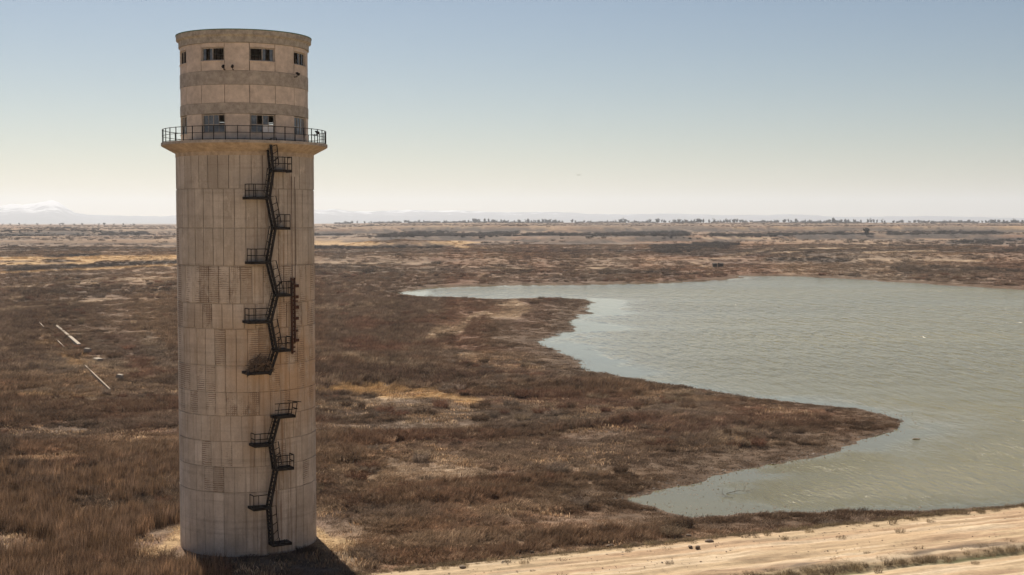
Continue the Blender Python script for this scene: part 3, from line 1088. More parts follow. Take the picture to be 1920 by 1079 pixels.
# floodlights on the upper band
def floodlight(a, r, z, tilt=.5):
    m = MB()
    c = Vector((math.sin(a) * r, -math.cos(a) * r, z))
    n = Vector((math.sin(a), -math.cos(a), 0))
    m.bar(c, c + n * .28, .05)
    m.bar(c + n * .28 + Vector((0, 0, -.02)), c + n * .28 + Vector((0, 0, .2)), .05)
    m.tube([c + n * .16 + Vector((0, 0, .30)), c + n * .30 + Vector((0, 0, .26)), c + n * .46 + Vector((0, 0, .16))], [.04, .09, .11], 8)
    m.obj('floodlight', MAT_IRON, T)


for u, v in ((428, 133), (443, 133), (552, 140)):
    s_ = (u - 462.5) / 118.5
    floodlight(math.asin(s_), R_HEAD + .02, tz(v, R_HEAD) + .05)
floodlight(math.asin((589 - 460) / 154), RRAIL - .15, ZB_TOP + .55)

# ---- stairs: a tangent frame at azimuth A_ST; s runs along the wall, n outward from it
A_ST = math.radians(20)
ET = Vector((math.cos(A_ST), math.sin(A_ST), 0))
EN = Vector((math.sin(A_ST), -math.cos(A_ST), 0))
cr, sr = math.cos(T_ROT), math.sin(T_ROT)


def stair_pt(u, v, n=.5):
    """photo point -> (s, z) on the vertical plane that stands n metres off the wall"""
    d = ray(u, v)
    wx, wy = -TOWER[0], -TOWER[1]
    o_l = Vector((cr * wx + sr * wy, -sr * wx + cr * wy, CAM_Z))
    d_l = Vector((cr * d[0] + sr * d[1], -sr * d[0] + cr * d[1], d[2]))
    t = (R_SHAFT + n - o_l.dot(EN)) / d_l.dot(EN)
    q = o_l + d_l * t
    return q.dot(ET), q.z


def fp(s, n, z):
    return ET * s + EN * (R_SHAFT + n) + Vector((0, 0, z))


N0, N1 = .16, .88
landings = [  # u0, u1, floor v, side (+1 right), state
    (513, 547, 319, 1, ''), (467, 506, 370, -1, ''), (517, 544, 427, 1, ''), (471, 506, 492, -1, ''), (521, 548, 553, 1, ''),
    (467, 509, 604, -1, ''), (519, 545, 657, 1, 'closed'), (466, 508, 700, -1, 'broken'), (516, 554, 782, 1, 'bent'), (478, 511, 836, -1, 'low'),
    (518, 551, 880, 1, ''), (476, 507, 955, -1, 'open'), (512, 547, 1022, 1, 'bare')]


def quad_frame(mbx, s0, s1, n0, n1, z, t):
    mbx.bar(fp(s0, n0, z), fp(s1, n0, z), t)
    mbx.bar(fp(s0, n1, z), fp(s1, n1, z), t)
    mbx.bar(fp(s0, n0, z), fp(s0, n1, z), t)
    mbx.bar(fp(s1, n0, z), fp(s1, n1, z), t)


nodes = []
for u0, u1, v, side, state in landings:
    s0, z = stair_pt(u0, v, N1)
    s1, _ = stair_pt(u1, v, N1)
    inner, outer = (s0, s1) if side > 0 else (s1, s0)
    sag = lambda s: R_SHAFT - math.sqrt(max(R_SHAFT ** 2 - s * s, 0))
    d = MB()
    n_in = -max(sag(s0), sag(s1)) + .02
    for k in range(4):
        sa, sb = s0 + (s1 - s0) * k / 4, s0 + (s1 - s0) * (k + 1) / 4
        a_, b_ = fp(sa, -sag(sa) - .03, z - .03), fp(sb, -sag(sb) - .03, z - .03)
        c_, e_ = fp(sb, N1, z - .03), fp(sa, N1, z - .03)
        up = Vector((0, 0, .05))
        d.add([a_, b_, c_, e_, a_ + up, b_ + up, c_ + up, e_ + up], [(0, 3, 2, 1), (4, 5, 6, 7), (0, 1, 5, 4), (1, 2, 6, 5), (2, 3, 7, 6), (3, 0, 4, 7)])
    d.bar(fp(s0, N1 + .03, z - .06), fp(s1, N1 + .03, z - .06), .06, .20)
    d.bar(fp(outer, -sag(outer), z - .07), fp(outer, N1, z - .07), .06, .18)
    d.bar(fp(inner, -sag(inner), z - .07), fp(inner, N1, z - .07), .06, .18)
    L = d.obj('landing', MAT_IRON, T)
    r_ = MB()
    H = .92 if state not in ('low',) else .80
    t = .056
    lean = {'bent': .14, 'open': .0}.get(state, 0) * side
    if state not in ('broken', 'bare'):
        ss = [inner + (outer - inner) * q for q in ((.12, .62, 1.0) if side > 0 else (.1, .70, 1.0))]
        if state == 'open':
            ss = ss[1:]
        if side < 0 and state == '':
            ss.append(outer + (inner - outer) * .22)
        for s in ss:
            r_.bar(fp(s, N1, z), fp(s + lean, N1, z + H), t)
        r_.bar(fp(outer, .1, z), fp(outer + lean, .1, z + H), t)
        for h in ((H, H * .5) if state != 'open' else (H,)):
            r_.bar(fp(inner, N1, z + h), fp(outer + lean, N1, z + h), t)
            r_.bar(fp(outer + lean, N1, z + h), fp(outer + lean, .1, z + h), t)
        if state == 'bent':
            r_.bar(fp(outer - .6, N1, z + H + .18), fp(outer + .45, N1, z + H + .02), t)
        if state == 'plate':
            r_.bar(fp(inner, N1 - .05, z + .35), fp(outer, N1 - .05, z + .35), .02, .6)
        if state == '' and side > 0:
            r_.bar(fp(inner - .1, N1, z + .55), fp(inner + .35, N1, z + H), t)
        r_.obj('landing_railing', MAT_IRON, L)
    elif state == 'bare':
        for s, h in ((.35, .45), (.6, .3)):
            r_.bar(fp(inner + (outer - inner) * s, N1, z), fp(inner + (outer - inner) * s, N1, z + h), t)
        r_.obj('railing_stump', MAT_IRON, L)
    else:
        for s, h in ((.75, .5), (.98, .15)):
            r_.bar(fp(inner + (outer - inner) * s, N1, z - .2), fp(inner + (outer - inner) * s + .02, N1, z + h), t)
        r_.bar(fp(outer - .1, N1, z - .15), fp(outer + .35, N1, z - .05), .2, .08)
        r_.obj('railing_stump', MAT_IRON, L)
    nodes.append((inner, z, side, outer))


def flight(a, b, hand, hr=.5, top_open=False):
    """steep stair from a (upper s,z) to b (lower s,z); hand = side of the handrail (+1 right)"""
    (sa, za), (sb, zb) = a, b
    m = MB()
    m.bar(fp(sa, N1 - .03, za), fp(sb, N1 - .03, zb), .19, .07, EN)
    g = m.obj('stair_flight', MAT_IRON, T)
    m = MB()
    m.bar(fp(sa, N0 + .03, za), fp(sb, N0 + .03, zb), .17, .06, EN)
    m.obj('stringer', MAT_IRON, g)
    k = max(3, int((za - zb) / .26))
    st = MB()
    for i in range(k):
        q = (i + .5) / k
        s, z = sa + (sb - sa) * q, za + (zb - za) * q
        st.bar(fp(s, N0 + .07, z), fp(s, N1 - .07, z), .16, .03, (0, 0, 1))
    st.obj('tread_set', MAT_IRON, g)
    if hr:
        h = MB()
        ex = .42 * hand
        for nn in (N1 - .02,) if hr < 1 else (N1 - .02, N0 + .04):
            pa_, pb_ = fp(sa + (sb - sa) * .08 + ex, nn, za + (zb - za) * .08 + .30), fp(sb + ex, nn, zb + (za - zb) * .12 + .12)
            h.tube([fp(sa + (sb - sa) * .02, nn, za + .05), pa_, pb_, fp(sb + (sa - sb) * .06, nn, zb + (za - zb) * .06)], .034, 6)
            for i in range(1, 4):
                q = i / 4
                base = fp(sa + (sb - sa) * q, nn, za + (zb - za) * q)
                h.bar(base, pa_.lerp(pb_, q), .045)
        h.obj('handrail', MAT_IRON, g)


top_s, top_z = stair_pt(507, 262, N1)
flight((top_s, ZB_TOP + .1), (nodes[0][0] - .02, nodes[0][1]), 1)
for i in range(1, 7):
    a, b_ = nodes[i - 1], nodes[i]
    flight((a[0], a[1] - .02), (b_[0], b_[1]), a[2] * -1)
s7, z7 = stair_pt(506, 704, N1)
flight((nodes[6][0] + .1, nodes[6][1]), (s7, z7), -1)
for i in (9, 10, 11, 12):
    a, b_ = nodes[i - 1], nodes[i]
    sa = a[0] + (.35 if i == 9 else .1 if i == 11 else 0)
    flight((sa, a[1] - .02), (b_[0], b_[1]), -a[2], 0 if i in (11,) else .5)

# cables and the rusted cable tray to the right of the stairs
for u in (545.5, 551.5):
    a = math.asin((u - 463.5) / 128.5)
    m = MB()
    z0, z1 = tz(526) , tz(330)
    c = Vector((math.sin(a) * (R_SHAFT + .05), -math.cos(a) * (R_SHAFT + .05), 0))
    m.tube([c + Vector((0, 0, z1)), c + Vector((.01, 0, (z0 + z1) / 2)), c + Vector((0, 0, z0))], .016, 5)
    m.obj('cable', MAT_RUST, T)
a = math.asin((546.5 - 463.5) / 128.5)
et, en = Vector((math.cos(a), math.sin(a), 0)), Vector((math.sin(a), -math.cos(a), 0))
cc = en * (R_SHAFT + .10)
za, zb = tz(523), tz(668)
m = MB()
m.bar(cc - et * .16 + Vector((0, 0, za)), cc - et * .13 + Vector((0, 0, zb)), .12, .10, en)
m.bar(cc + et * .12 + Vector((0, 0, za)), cc + et * .15 + Vector((0, 0, zb + .8)), .10, .10, en)
for i in range(18):
    z = za + (zb - za) * (i + .5) / 18
    m.bar(cc - et * .14 + Vector((0, 0, z)), cc + et * .14 + Vector((0, 0, z)), .05, .10)
tray = m.obj('cable_tray', MAT_RUST, T)
for v, w in ((539, .30), (560, .26), (568, .2), (580, .28), (601, .26), (625, .2), (643, .28)):
    z = tz(v)
    m = MB()
    m.bar(cc + et * .12 + Vector((0, 0, z)), cc + et * (.22 + w) + Vector((0, 0, z)), .08, .10 if w < .22 else .22)
    m.obj('bracket', MAT_RUST, tray)

# heap of sticks on the broken landing
rr_ = random.Random(11)
ns, nz = stair_pt(487, 697, .6)
NEST = thing('stick_nest', 'big untidy heap of sticks lying on the broken landing', 'nest', (0, 0, 0), 0)
m = MB()
for i in range(230):
    t = rr_.uniform(-1, 1)
    hh = max(.05, (1 - t * t)) * 1.05
    z = rr_.uniform(0, hh)
    c = fp(ns + t * .78, .5 + rr_.uniform(-.32, .34), nz + z - .02)
    th = rr_.gauss(.35, .5)
    ph = rr_.uniform(-.9, .9)
    dv = (ET * math.cos(th) + EN * math.sin(ph) + Vector((0, 0, math.sin(th)))) * rr_.uniform(.15, .42)
    m.bar(c - dv, c + dv, rr_.uniform(.025, .06))
nest = m.mesh('stick_pile', MAT_WOOD)
bm_fix(nest)
c_l = fp(ns, .5, nz)
wloc = Vector((TOWER[0] + cr * c_l.x - sr * c_l.y, TOWER[1] + sr * c_l.x + cr * c_l.y, nz))
NEST.location = wloc
NEST.rotation_euler = (0, 0, T_ROT)
for q in nest.vertices:
    q.co = q.co - c_l
link('stick_pile', nest, NEST)

# ------------------------------------------------------------------ precast concrete on the plain
def precast(name, u0, v0, u1, v1, w, h, label, cat, group):
    a, b_ = hit(u0, v0), hit(u1, v1)
    mid = (a + b_) / 2
    d = (b_ - a)
    ln = d.length
    m = MB()
    bv = min(w, h) * .12
    x = ln / 2
    if True:
        m.add([(-x, -w / 2, -.3), (x, -w / 2, -.3), (x, w / 2, -.3), (-x, w / 2, -.3), (-x, -w / 2, h - bv), (x, -w / 2, h - bv), (x, w / 2, h - bv), (-x, w / 2, h - bv),
               (-x + bv, -w / 2 + bv, h), (x - bv, -w / 2 + bv, h), (x - bv, w / 2 - bv, h), (-x + bv, w / 2 - bv, h)],
              [(0, 3, 2, 1), (0, 1, 5, 4), (1, 2, 6, 5), (2, 3, 7, 6), (3, 0, 4, 7), (4, 5, 9, 8), (5, 6, 10, 9), (6, 7, 11, 10), (7, 4, 8, 11), (8, 9, 10, 11)])
    o = m.obj(name, MAT_KERB if cat == 'kerb' else MAT_BLOCK, None, mid, math.atan2(d.y, d.x))
    o.rotation_euler = (0, -math.asin(d.z / ln), math.atan2(d.y, d.x))
    o['kind'] = 'thing'
    return tag(o, label, cat, group)


G1 = 'pale concrete beams lying in a line'
precast('concrete_beam', 91, 603, 110.3, 617.8, 0.6, .55, 'farthest of the three pale concrete beams laid end to end in the scrub', 'concrete beam', G1)
precast('concrete_beam', 110.7, 618.2, 130.6, 635.1, 0.6, .55, 'middle one of three pale concrete beams laid end to end in the scrub', 'concrete beam', G1)
precast('concrete_beam', 131, 635.5, 149, 651, 0.7, .6, 'nearest and widest of three pale concrete beams laid end to end', 'concrete beam', G1)
G2 = 'thin pale kerbs in a broken line'
precast('concrete_kerb', 74, 609, 82, 618, .22, .6, 'short far piece of the thin broken pale kerb line in the scrub', 'kerb', G2)
precast('concrete_kerb', 92, 627, 120, 656, .22, .6, 'middle length of the thin broken pale kerb line beside the beams', 'kerb', G2)
precast('concrete_kerb', 160, 692, 207, 738, .22, .6, 'long nearest length of the thin broken pale kerb line', 'kerb', G2)
G3 = 'loose pale concrete blocks'
precast('concrete_block', 162, 664.5, 167, 663, 1.3, 1.0, 'small loose pale block just past the end of the beam line', 'concrete block', G3)
precast('concrete_block', 180, 679.5, 188, 682, 1.1, .8, 'flat loose pale block between two others in the scrub', 'concrete block', G3)
precast('concrete_block', 219, 713, 229, 714, 1.2, .9, 'biggest loose pale block, nearest the round tower', 'concrete block', G3)

# ------------------------------------------------------------------ stones
def stone_mesh(seed, flat=.65):
    import bmesh
    bm = bmesh.new()
    bmesh.ops.create_icosphere(bm, subdivisions=2, radius=.5)
    r0 = random.Random(seed)
    ax = [Vector((r0.gauss(0, 1), r0.gauss(0, 1), r0.gauss(0, 1))).normalized() for _ in range(9)]
    cut = [r0.uniform(.28, .46) for _ in ax]
    for v in bm.verts:
        for d, c in zip(ax, cut):
            e = v.co.dot(d)
            if e > c:
                v.co -= d * (e - c) * .85
        v.co.z = v.co.z * flat + .5 * flat * .5
        v.co.x *= 1.15
    me = bpy.data.meshes.new('stone')
    bm.to_mesh(me)
    bm.free()
    me.materials.append(MAT_STONE)
    return me


STONES = [stone_mesh(s) for s in range(5)]
G4 = 'stones lying on the sandy dam slope'
for i, (u, v, w, lab) in enumerate([
        (1330, 1018, .62, 'widest flat grey stone lying on the sandy slope'),
        (1294, 1027, .42, 'left stone of the close pair below the widest stone'),
        (1308, 1027.6, .42, 'right stone of the close pair below the widest stone'),
        (1291, 1005.5, .40, 'stone sitting alone on the slope edge above the widest stone'),
        (1537, 982.5, .42, 'dark stone alone on the upper edge of the slope near the water'),
        (867, 1066, .52, 'dark stone nearest the tower shadow on the sandy slope'),
        (1140, 1026, .42, 'bigger left stone of a touching pair on the sandy slope'),
        (1147, 1024.5, .34, 'smaller right stone of a touching pair on the sandy slope'),
        (1157, 1019, .36, 'small stone just right of the touching pair of stones'),
        (998, 1037, .34, 'small brown stone by the grass edge left of centre on the slope'),
        (963, 1048, .24, None), (972, 1048, .24, None), (979, 1047, .24, None)]):
    p = hit(u, v)
    o = link('stone', STONES[i % 5], None, p - Vector((0, 0, .06 * w)), i * 1.7)
    o.scale = (w, w, w)
    tag(o, lab or 'one of three little stones in a short row on the sandy slope', 'stone', G4)
# stone showing above the water, and a washed-up branch
p = hit(1718, 824)
o = link('rock', STONES[1], None, Vector((p.x, p.y, WATER_Z - .10)), .4)
o.scale = (.95, .6, .5)
tag(o, 'dark low rock breaking the surface of the lake off the point', 'rock')


def branch_mesh(seed, ln):
    r0 = random.Random(seed)
    m = MB()

    def grow(p, d, l, r, dep):
        q = p + d * l * .5 + Vector((r0.uniform(-.1, .1), r0.uniform(-.1, .1), r0.uniform(-.03, .08))) * l
        e = p + d * l
        m.tube([p, q, e], [r, r * .75, r * .4], 5)
        if dep:
            for _ in range(3):
                f_ = r0.uniform(.3, .9)
                nd_ = (d + Vector((r0.uniform(-.8, .8), r0.uniform(-.8, .8), r0.uniform(-.05, .75)))).normalized()
                grow(p.lerp(e, f_), nd_, l * r0.uniform(.35, .6), r * .5, dep - 1)
    grow(Vector((-ln / 2, 0, .05)), Vector((1, .1, .03)).normalized(), ln, ln * .013, 2)
    me = m.mesh('branch', MAT_WOOD)
    bm_fix(me)
    return me


p = hit(1385, 926)
o = link('branch', branch_mesh(5, 2.4), None, Vector((p.x, p.y, WATER_Z)), .2)
tag(o, 'long bare branch lying in the shallows of the near bay', 'branch')
p = hit(1362, 932)
o = link('branch', branch_mesh(8, 1.6), None, Vector((p.x, p.y, WATER_Z)), 2.2)
tag(o, 'short brown branch sticking up beside the long branch in shallows', 'branch')

# ------------------------------------------------------------------ two huts by the far track
for i, (u, lab) in enumerate(((1340, 'left of two small dark huts beside the far track'), (1351, 'right of two small dark huts beside the far track'))):
    p = hit(u, 502)
    h = thing('hut', lab, 'hut', p, .3 * i)
    m = MB(); m.box((-1.0, -1.2, -.4), (1.0, 1.2, 1.9)); m.obj('wall', MAT_HUT, h)
    m = MB()
    m.add([(-1.12, -1.35, 1.9), (1.12, -1.35, 1.9), (1.12, 1.35, 1.9), (-1.12, 1.35, 1.9), (-1.12, 0, 2.4), (1.12, 0, 2.4)],
          [(0, 3, 2, 1), (0, 1, 5, 4), (2, 3, 4, 5), (1, 2, 5), (3, 0, 4)])
    m.obj('roof', MAT_HUT, h)

# a bird over the plain
d = ray(1085, 329)
t = 330
m = MB()
m.tube([(-.22, 0, 0), (-.08, 0, .01), (.1, 0, .01), (.24, 0, .03)], [.02, .07, .06, .02], 6)
m.add([(-.08, .04, .03), (.10, .04, .03), (.02, .34, .16), (-.12, .62, .10)], [(0, 1, 2, 3)])
m.add([(-.08, -.04, .03), (.10, -.04, .03), (.02, -.34, .16), (-.12, -.62, .10)], [(3, 2, 1, 0)])
o = m.obj('bird', MAT_BIRD, None, (d[0] * t, d[1] * t, CAM_Z + d[2] * t), 1.2)
tag(o, 'small dark bird flying in the sky above the far shore', 'bird')

# ------------------------------------------------------------------ trees along the skyline
def tree_mesh(seed, slim=1.0, dense=1.0):
    """bare winter tree, 1 m tall: tapered trunk, limbs, and a haze of twig tufts"""
    r0 = random.Random(seed)
    m = MB()
    m.tube([(0, 0, -.08), (.01, 0, .2), (.02, .01, .5)], [.035, .026, .014], 5)
    ends = []
    for i in range(12):
        a = i * 2.4 + r0.uniform(-.4, .4)
        z = r0.uniform(.08, .5)
        l = r0.uniform(.22, .42)
        up = r0.uniform(.5, 1.2)
        e = Vector((math.cos(a) * l * slim, math.sin(a) * l * slim, z + l * up))
        e.z = min(e.z, .96)
        m.tube([(0.015, .005, z), Vector((0.015, .005, z)).lerp(e, .5) + Vector((0, 0, .02)), e], [.013, .009, .004], 4)
        ends += [e, Vector((0.015, .005, z)).lerp(e, .6)]
    ends.append(Vector((.02, 0, .85)))
    for _ in range(7):
        a = r0.uniform(0, 6.28)
        ends.append(Vector((math.cos(a) * r0.uniform(.05, .26) * slim, math.sin(a) * r0.uniform(.05, .26) * slim, r0.uniform(.08, .40))))
    for e in ends:
        for _ in range(int(16 * dense)):
            c = e + Vector((r0.gauss(0, .075) * slim, r0.gauss(0, .075) * slim, r0.gauss(.01, .06)))
            d_ = Vector((r0.gauss(0, .5), r0.gauss(0, .5), r0.uniform(.2, 1))).normalized()
            s_ = d_.cross(Vector((r0.gauss(0, 1), r0.gauss(0, 1), r0.gauss(0, 1)))).normalized() * r0.uniform(.018, .042)
            l = r0.uniform(.07, .16)
            m.add([c - s_, c + s_, c + d_ * l], [(0, 1, 2)])
    return m.mesh('bare_tree', MAT_TREE)


TREES = [tree_mesh(100 + i, random.Random(i).choice((.55, .8, 1.0, 1.2)), random.Random(i + 5).choice((.8, 1.2, 1.6))) for i in range(8)]


def crest(u, back=0.0):
    """spot on the rise that makes the skyline in a direction"""
    a = math.atan((u - 960) / FPX)
    r = np.arange(2300, 4300, 25.0)
    z = ground_z(r * math.sin(a), r * math.cos(a))
    k = r[int(np.argmax((z - CAM_Z) / r))] + back
    x, y = k * math.sin(a), k * math.cos(a)
    return x, y, float(ground_z(np.array([x]), np.array([y]))[0])


rt = random.Random(21)
GT = 'bare trees along the skyline'
cnt = 0
us_t = []
u = 648.0
while u < 1935:
    us_t.append(u)
    gap = abs(rt.gauss(0, 4.4)) + .9
    if rt.random() < .05:
        gap += rt.uniform(5, 16)
    u += gap
us_t = us_t[:262]
for i, u in enumerate(us_t):
    x, y, z = crest(u, rt.uniform(-120, 60))
    cl = float(fbm(np.array([u / 30]), np.array([2.0]), 5, 3)[0])
    h = rt.uniform(7, 11) * (.45 + 1.1 * cl)
    if 640 < u < 760:
        h *= .7
    o = link('bare_tree', TREES[rt.randrange(8)], None, (x, y, z - .3), rt.uniform(0, 6.28))
    o.scale = (h * rt.uniform(.8, 1.2), h * rt.uniform(.8, 1.2), h)
    tag(o, 'small bare tree in the thin row of trees along the skyline', 'tree', GT)
for u, h, lab in ((1562, 16, 'rounder taller tree rising over the skyline row on the right'), (1492, 13, 'wide bushy tree on the right half of the skyline row')):
    x, y, z = crest(u)
    o = link('bare_tree', TREES[2], None, (x, y, z - .3), .3)
    o.scale = (h * 1.25, h * 1.25, h)
    tag(o, lab, 'tree', GT)
p = hit(1625, 441)
o = link('bare_tree', TREES[5], None, p - Vector((0, 0, .4)), 1.0)
o.scale = (8, 8, 8.5)
tag(o, 'lone dark tree standing just below the skyline on the right', 'tree')
for i, u in enumerate((6, 20, 37, 48, 71, 96, 113, 118, 140, 155, 178, 186, 196, 214, 232, 246, 252)):
    x, y, z = crest(u)
    o = link('bare_tree', TREES[i % 8], None, (x, y, z - .3), i)
    h = 3.2 + (i * 7 % 5) * .8
    o.scale = (h * 1.7, h * 1.7, h)
    tag(o, 'low bush-like tree on the skyline left of the tower', 'tree', 'low trees on the skyline left of the tower')

# ------------------------------------------------------------------ ground cover: clumps of dry grass and scrub
PROTO = bpy.data.collections.new('clump_shapes')       # shapes only, never linked into the scene


def blade_clump(name, seed, n, spread, h, lean, width, kind):
    r0 = np.random.default_rng(seed)
    V, F, SH = [], [], []
    for i in range(n):
        a = r0.uniform(0, 2 * math.pi)
        q = spread * math.sqrt(r0.uniform(0, 1))
        bx, by = q * math.cos(a), q * math.sin(a)
        hh = h * r0.uniform(.45, 1.0) * (1 - .35 * (q / spread) ** 2)
        if kind == 'grass':
            ox = lean * hh * r0.uniform(.3, 1.3) + r0.normal(0, .16) * hh
            oy = r0.normal(0, .2) * hh
        else:
            oa = a + r0.normal(0, .7)
            ox, oy = math.cos(oa) * hh * r0.uniform(.1, .8) + lean * hh * .6, math.sin(oa) * hh * r0.uniform(.1, .8)
        w = width * r0.uniform(.6, 1.3)
        wa = r0.uniform(0, math.pi)
        wx, wy = math.cos(wa) * w, math.sin(wa) * w
        s = r0.uniform(.40, 1.75)
        o = len(V)
        V += [(bx - wx, by - wy, -.05), (bx + wx, by + wy, -.05), (bx + ox * .35 + wx * .8, by + oy * .35 + wy * .8, hh * .6),
              (bx + ox * .35 - wx * .8, by + oy * .35 - wy * .8, hh * .6), (bx + ox, by + oy, hh)]
        F += [(o, o + 1, o + 2), (o, o + 2, o + 3), (o + 3, o + 2, o + 4)]
        SH += [s] * 5
        if kind == 'scrub':                                # side twigs
            for _ in range(3):
                f = r0.uniform(.35, 1)
                cx, cy, cz = bx + ox * f, by + oy * f, hh * f
                dx, dy, dz = r0.normal(0, .16), r0.normal(0, .16), r0.uniform(.02, .22)
                o = len(V)
                V += [(cx - wy, cy + wx, cz), (cx + wy, cy - wx, cz), (cx + dx * h, cy + dy * h, cz + dz * h)]
                F += [(o, o + 1, o + 2)]
                SH += [s * r0.uniform(.8, 1.2)] * 3
    me = np_mesh(name, V, F, MAT_GRASS, False, [('shade', 'FLOAT', SH)])
    o = bpy.data.objects.new(name, me)
    PROTO.objects.link(o)


# names sort in this order (d_: big tussock-like bushes): the index each point carries picks its shape
for i in range(4):
    blade_clump('a_tall_grass_%d' % i, 200 + i, 90, .55, 1.0, .42, .016, 'grass')
for i in range(4):
    blade_clump('b_scrub_%d' % i, 300 + i, 60, .55, .8, .25, .016, 'scrub')
for i in range(3):
    blade_clump('c_mat_grass_%d' % i, 400 + i, 80, .75, .45, .6, .016, 'grass')


for i in range(4):
    blade_clump('d_bush_%d' % i, 500 + i, 170, .42, 1.0, .22, .013, 'scrub')
for i in range(3):
    blade_clump('e_reed_%d' % i, 600 + i, 70, .5, 1.0, .18, .012, 'grass')


for i in range(3):
    blade_clump('f_leaf_%d' % i, 700 + i, 18, .7, .30, .9, .030, 'grass')


def scatter(name, x, y, z, rot, scl, idx, tint):
    me = np_mesh(name, np.stack([x, y, z], -1), np.zeros((0, 3), int), None,
                 attrs=[('rot', 'FLOAT_VECTOR', rot), ('scl', 'FLOAT_VECTOR', scl), ('idx', 'INT', idx), ('tint', 'FLOAT_COLOR', rgba(tint))])
    o = link(name, me)
    o['kind'] = 'stuff'
    g = bpy.data.node_groups.new(name, 'GeometryNodeTree')
    g.interface.new_socket('Geometry', in_out='INPUT', socket_type='NodeSocketGeometry')
    g.interface.new_socket('Geometry', in_out='OUTPUT', socket_type='NodeSocketGeometry')
    gi, go = g.nodes.new('NodeGroupInput'), g.nodes.new('NodeGroupOutput')
    ci = g.nodes.new('GeometryNodeCollectionInfo')
    ci.inputs['Collection'].default_value = PROTO
    ci.inputs['Separate Children'].default_value = True
    ci.inputs['Reset Children'].default_value = True
    iop = g.nodes.new('GeometryNodeInstanceOnPoints')
    iop.inputs['Pick Instance'].default_value = True

    def attr(nm, typ):
        n = g.nodes.new('GeometryNodeInputNamedAttribute')
        n.data_type = typ
        n.inputs['Name'].default_value = nm
        return n.outputs[0]
    e2r = g.nodes.new('FunctionNodeEulerToRotation')
    g.links.new(attr('rot', 'FLOAT_VECTOR'), e2r.inputs[0])
    g.links.new(gi.outputs[0], iop.inputs['Points'])
    g.links.new(ci.outputs[0], iop.inputs['Instance'])
    g.links.new(attr('idx', 'INT'), iop.inputs['Instance Index'])
    g.links.new(e2r.outputs[0], iop.inputs['Rotation'])
    g.links.new(attr('scl', 'FLOAT_VECTOR'), iop.inputs['Scale'])
    g.links.new(iop.outputs[0], go.inputs[0])
    md = o.modifiers.new('scatter', 'NODES')
    md.node_group = g
    return o


def field(r0, r1, dens, half, seed):
    """random points over a sector of the country in front of the dam"""
    g = np.random.default_rng(seed)
    n = int(dens * half * (r1 * r1 - r0 * r0))
    r = np.sqrt(g.uniform(r0 * r0, r1 * r1, n))
    a = g.uniform(-half, half, n)
    x, y = r * np.sin(a), r * np.cos(a)
    sd = shore_dist(x, y)
    _, v = dam_uv(x, y)
    q = np.hypot(x - TOWER[0], y - TOWER[1])
    m = (sd > .8) & (v < -.2) & (q > R_SHAFT + .5)
    x, y, sd = x[m], y[m], sd[m]
    z = ground_z(x, y, sd)
    c, tall = scrub_colour(x, y, z, sd)
    n = len(x)
    c = mix(c, C_STRAW, (g.uniform(0, 1, n) < .08) * g.uniform(.2, .7, n))
    c = mix(c, C_DARK, (g.uniform(0, 1, n) < .12) * .6)
    c = c * np.exp(g.normal(0, .24, (n, 1)))
    return g, x, y, z, sd, c, tall


total = 0
for name, r0, r1, dens, seed, size in (('near_dry_grass', 72, 190, 3.2, 1, 1.0), ('middle_dry_grass', 190, 420, .95, 2, 1.5), ('far_scrub', 420, 1150, .13, 3, 2.4)):
    g, x, y, z, sd, c, tall = field(r0, r1, dens, math.radians(30), seed)
    keep = g.uniform(0, 1, len(x)) < np.clip(.25 + tall * 1.1, 0, 1)
    x, y, z, sd, c, tall = x[keep], y[keep], z[keep], sd[keep], c[keep], tall[keep]
    n = len(x)
    total += n
    kindn = fbm(x / 13, y / 13, 66, 3) + g.normal(0, .06, n)
    idx = np.where(tall < .42, 8 + g.integers(0, 3, n), np.where(kindn > .5, g.integers(0, 4, n), 4 + g.integers(0, 4, n)))
    hs_ = np.clip(tall, .2, 2.1) * g.uniform(.7, 1.25, n)
    wd = size * g.uniform(.8, 1.3, n)
    hz = np.where(idx >= 8, np.maximum(hs_ * 1.6, .35), hs_) * (1 + .28 * (size - 1))
    rot = np.stack([g.normal(0, .08, n), g.normal(0, .08, n), g.normal(0, .6, n)], -1)
    scatter(name, x, y, z - .03, rot, np.stack([wd, wd, hz], -1), idx, c)
# big tussocks and thorny bushes standing out of it
for name, r0, r1, dens, seed, s0 in (('near_bushes', 72, 230, .10, 14, .85), ('middle_bushes', 230, 620, .022, 15, 1.2)):
    g, x, y, z, sd, c, tall = field(r0, r1, dens, math.radians(30), seed)
    grp = fbm(x / 20, y / 20, 120, 4) + .25 * (vnoise(x / 3, y / 3, 121) - .5)
    keep = (g.uniform(0, 1, len(x)) < sstep(.44, .60, grp)) & (sd > 7 * s0) & (tall > .35)
    x, y, z, c, tall = x[keep], y[keep], z[keep], c[keep], tall[keep]
    n = len(x)
    total += n
    pick = g.uniform(0, 1, n)
    cb = np.where(pick[:, None] < .45, C_BROWN * .8, np.where(pick[:, None] < .7, C_RED * .9, np.where(pick[:, None] < .88, C_GREY, C_STRAW * .8)))
    w = np.exp(g.normal(.45, .4, n)) * s0
    scatter(name, x, y, z - .08, np.stack([g.normal(0, .06, n), g.normal(0, .06, n), g.uniform(0, 6.28, n)], -1),
            np.stack([w, w, g.uniform(.7, 1.5, n) * s0 ** .6], -1), 11 + g.integers(0, 4, n), cb * np.exp(g.normal(0, .25, (n, 1))))
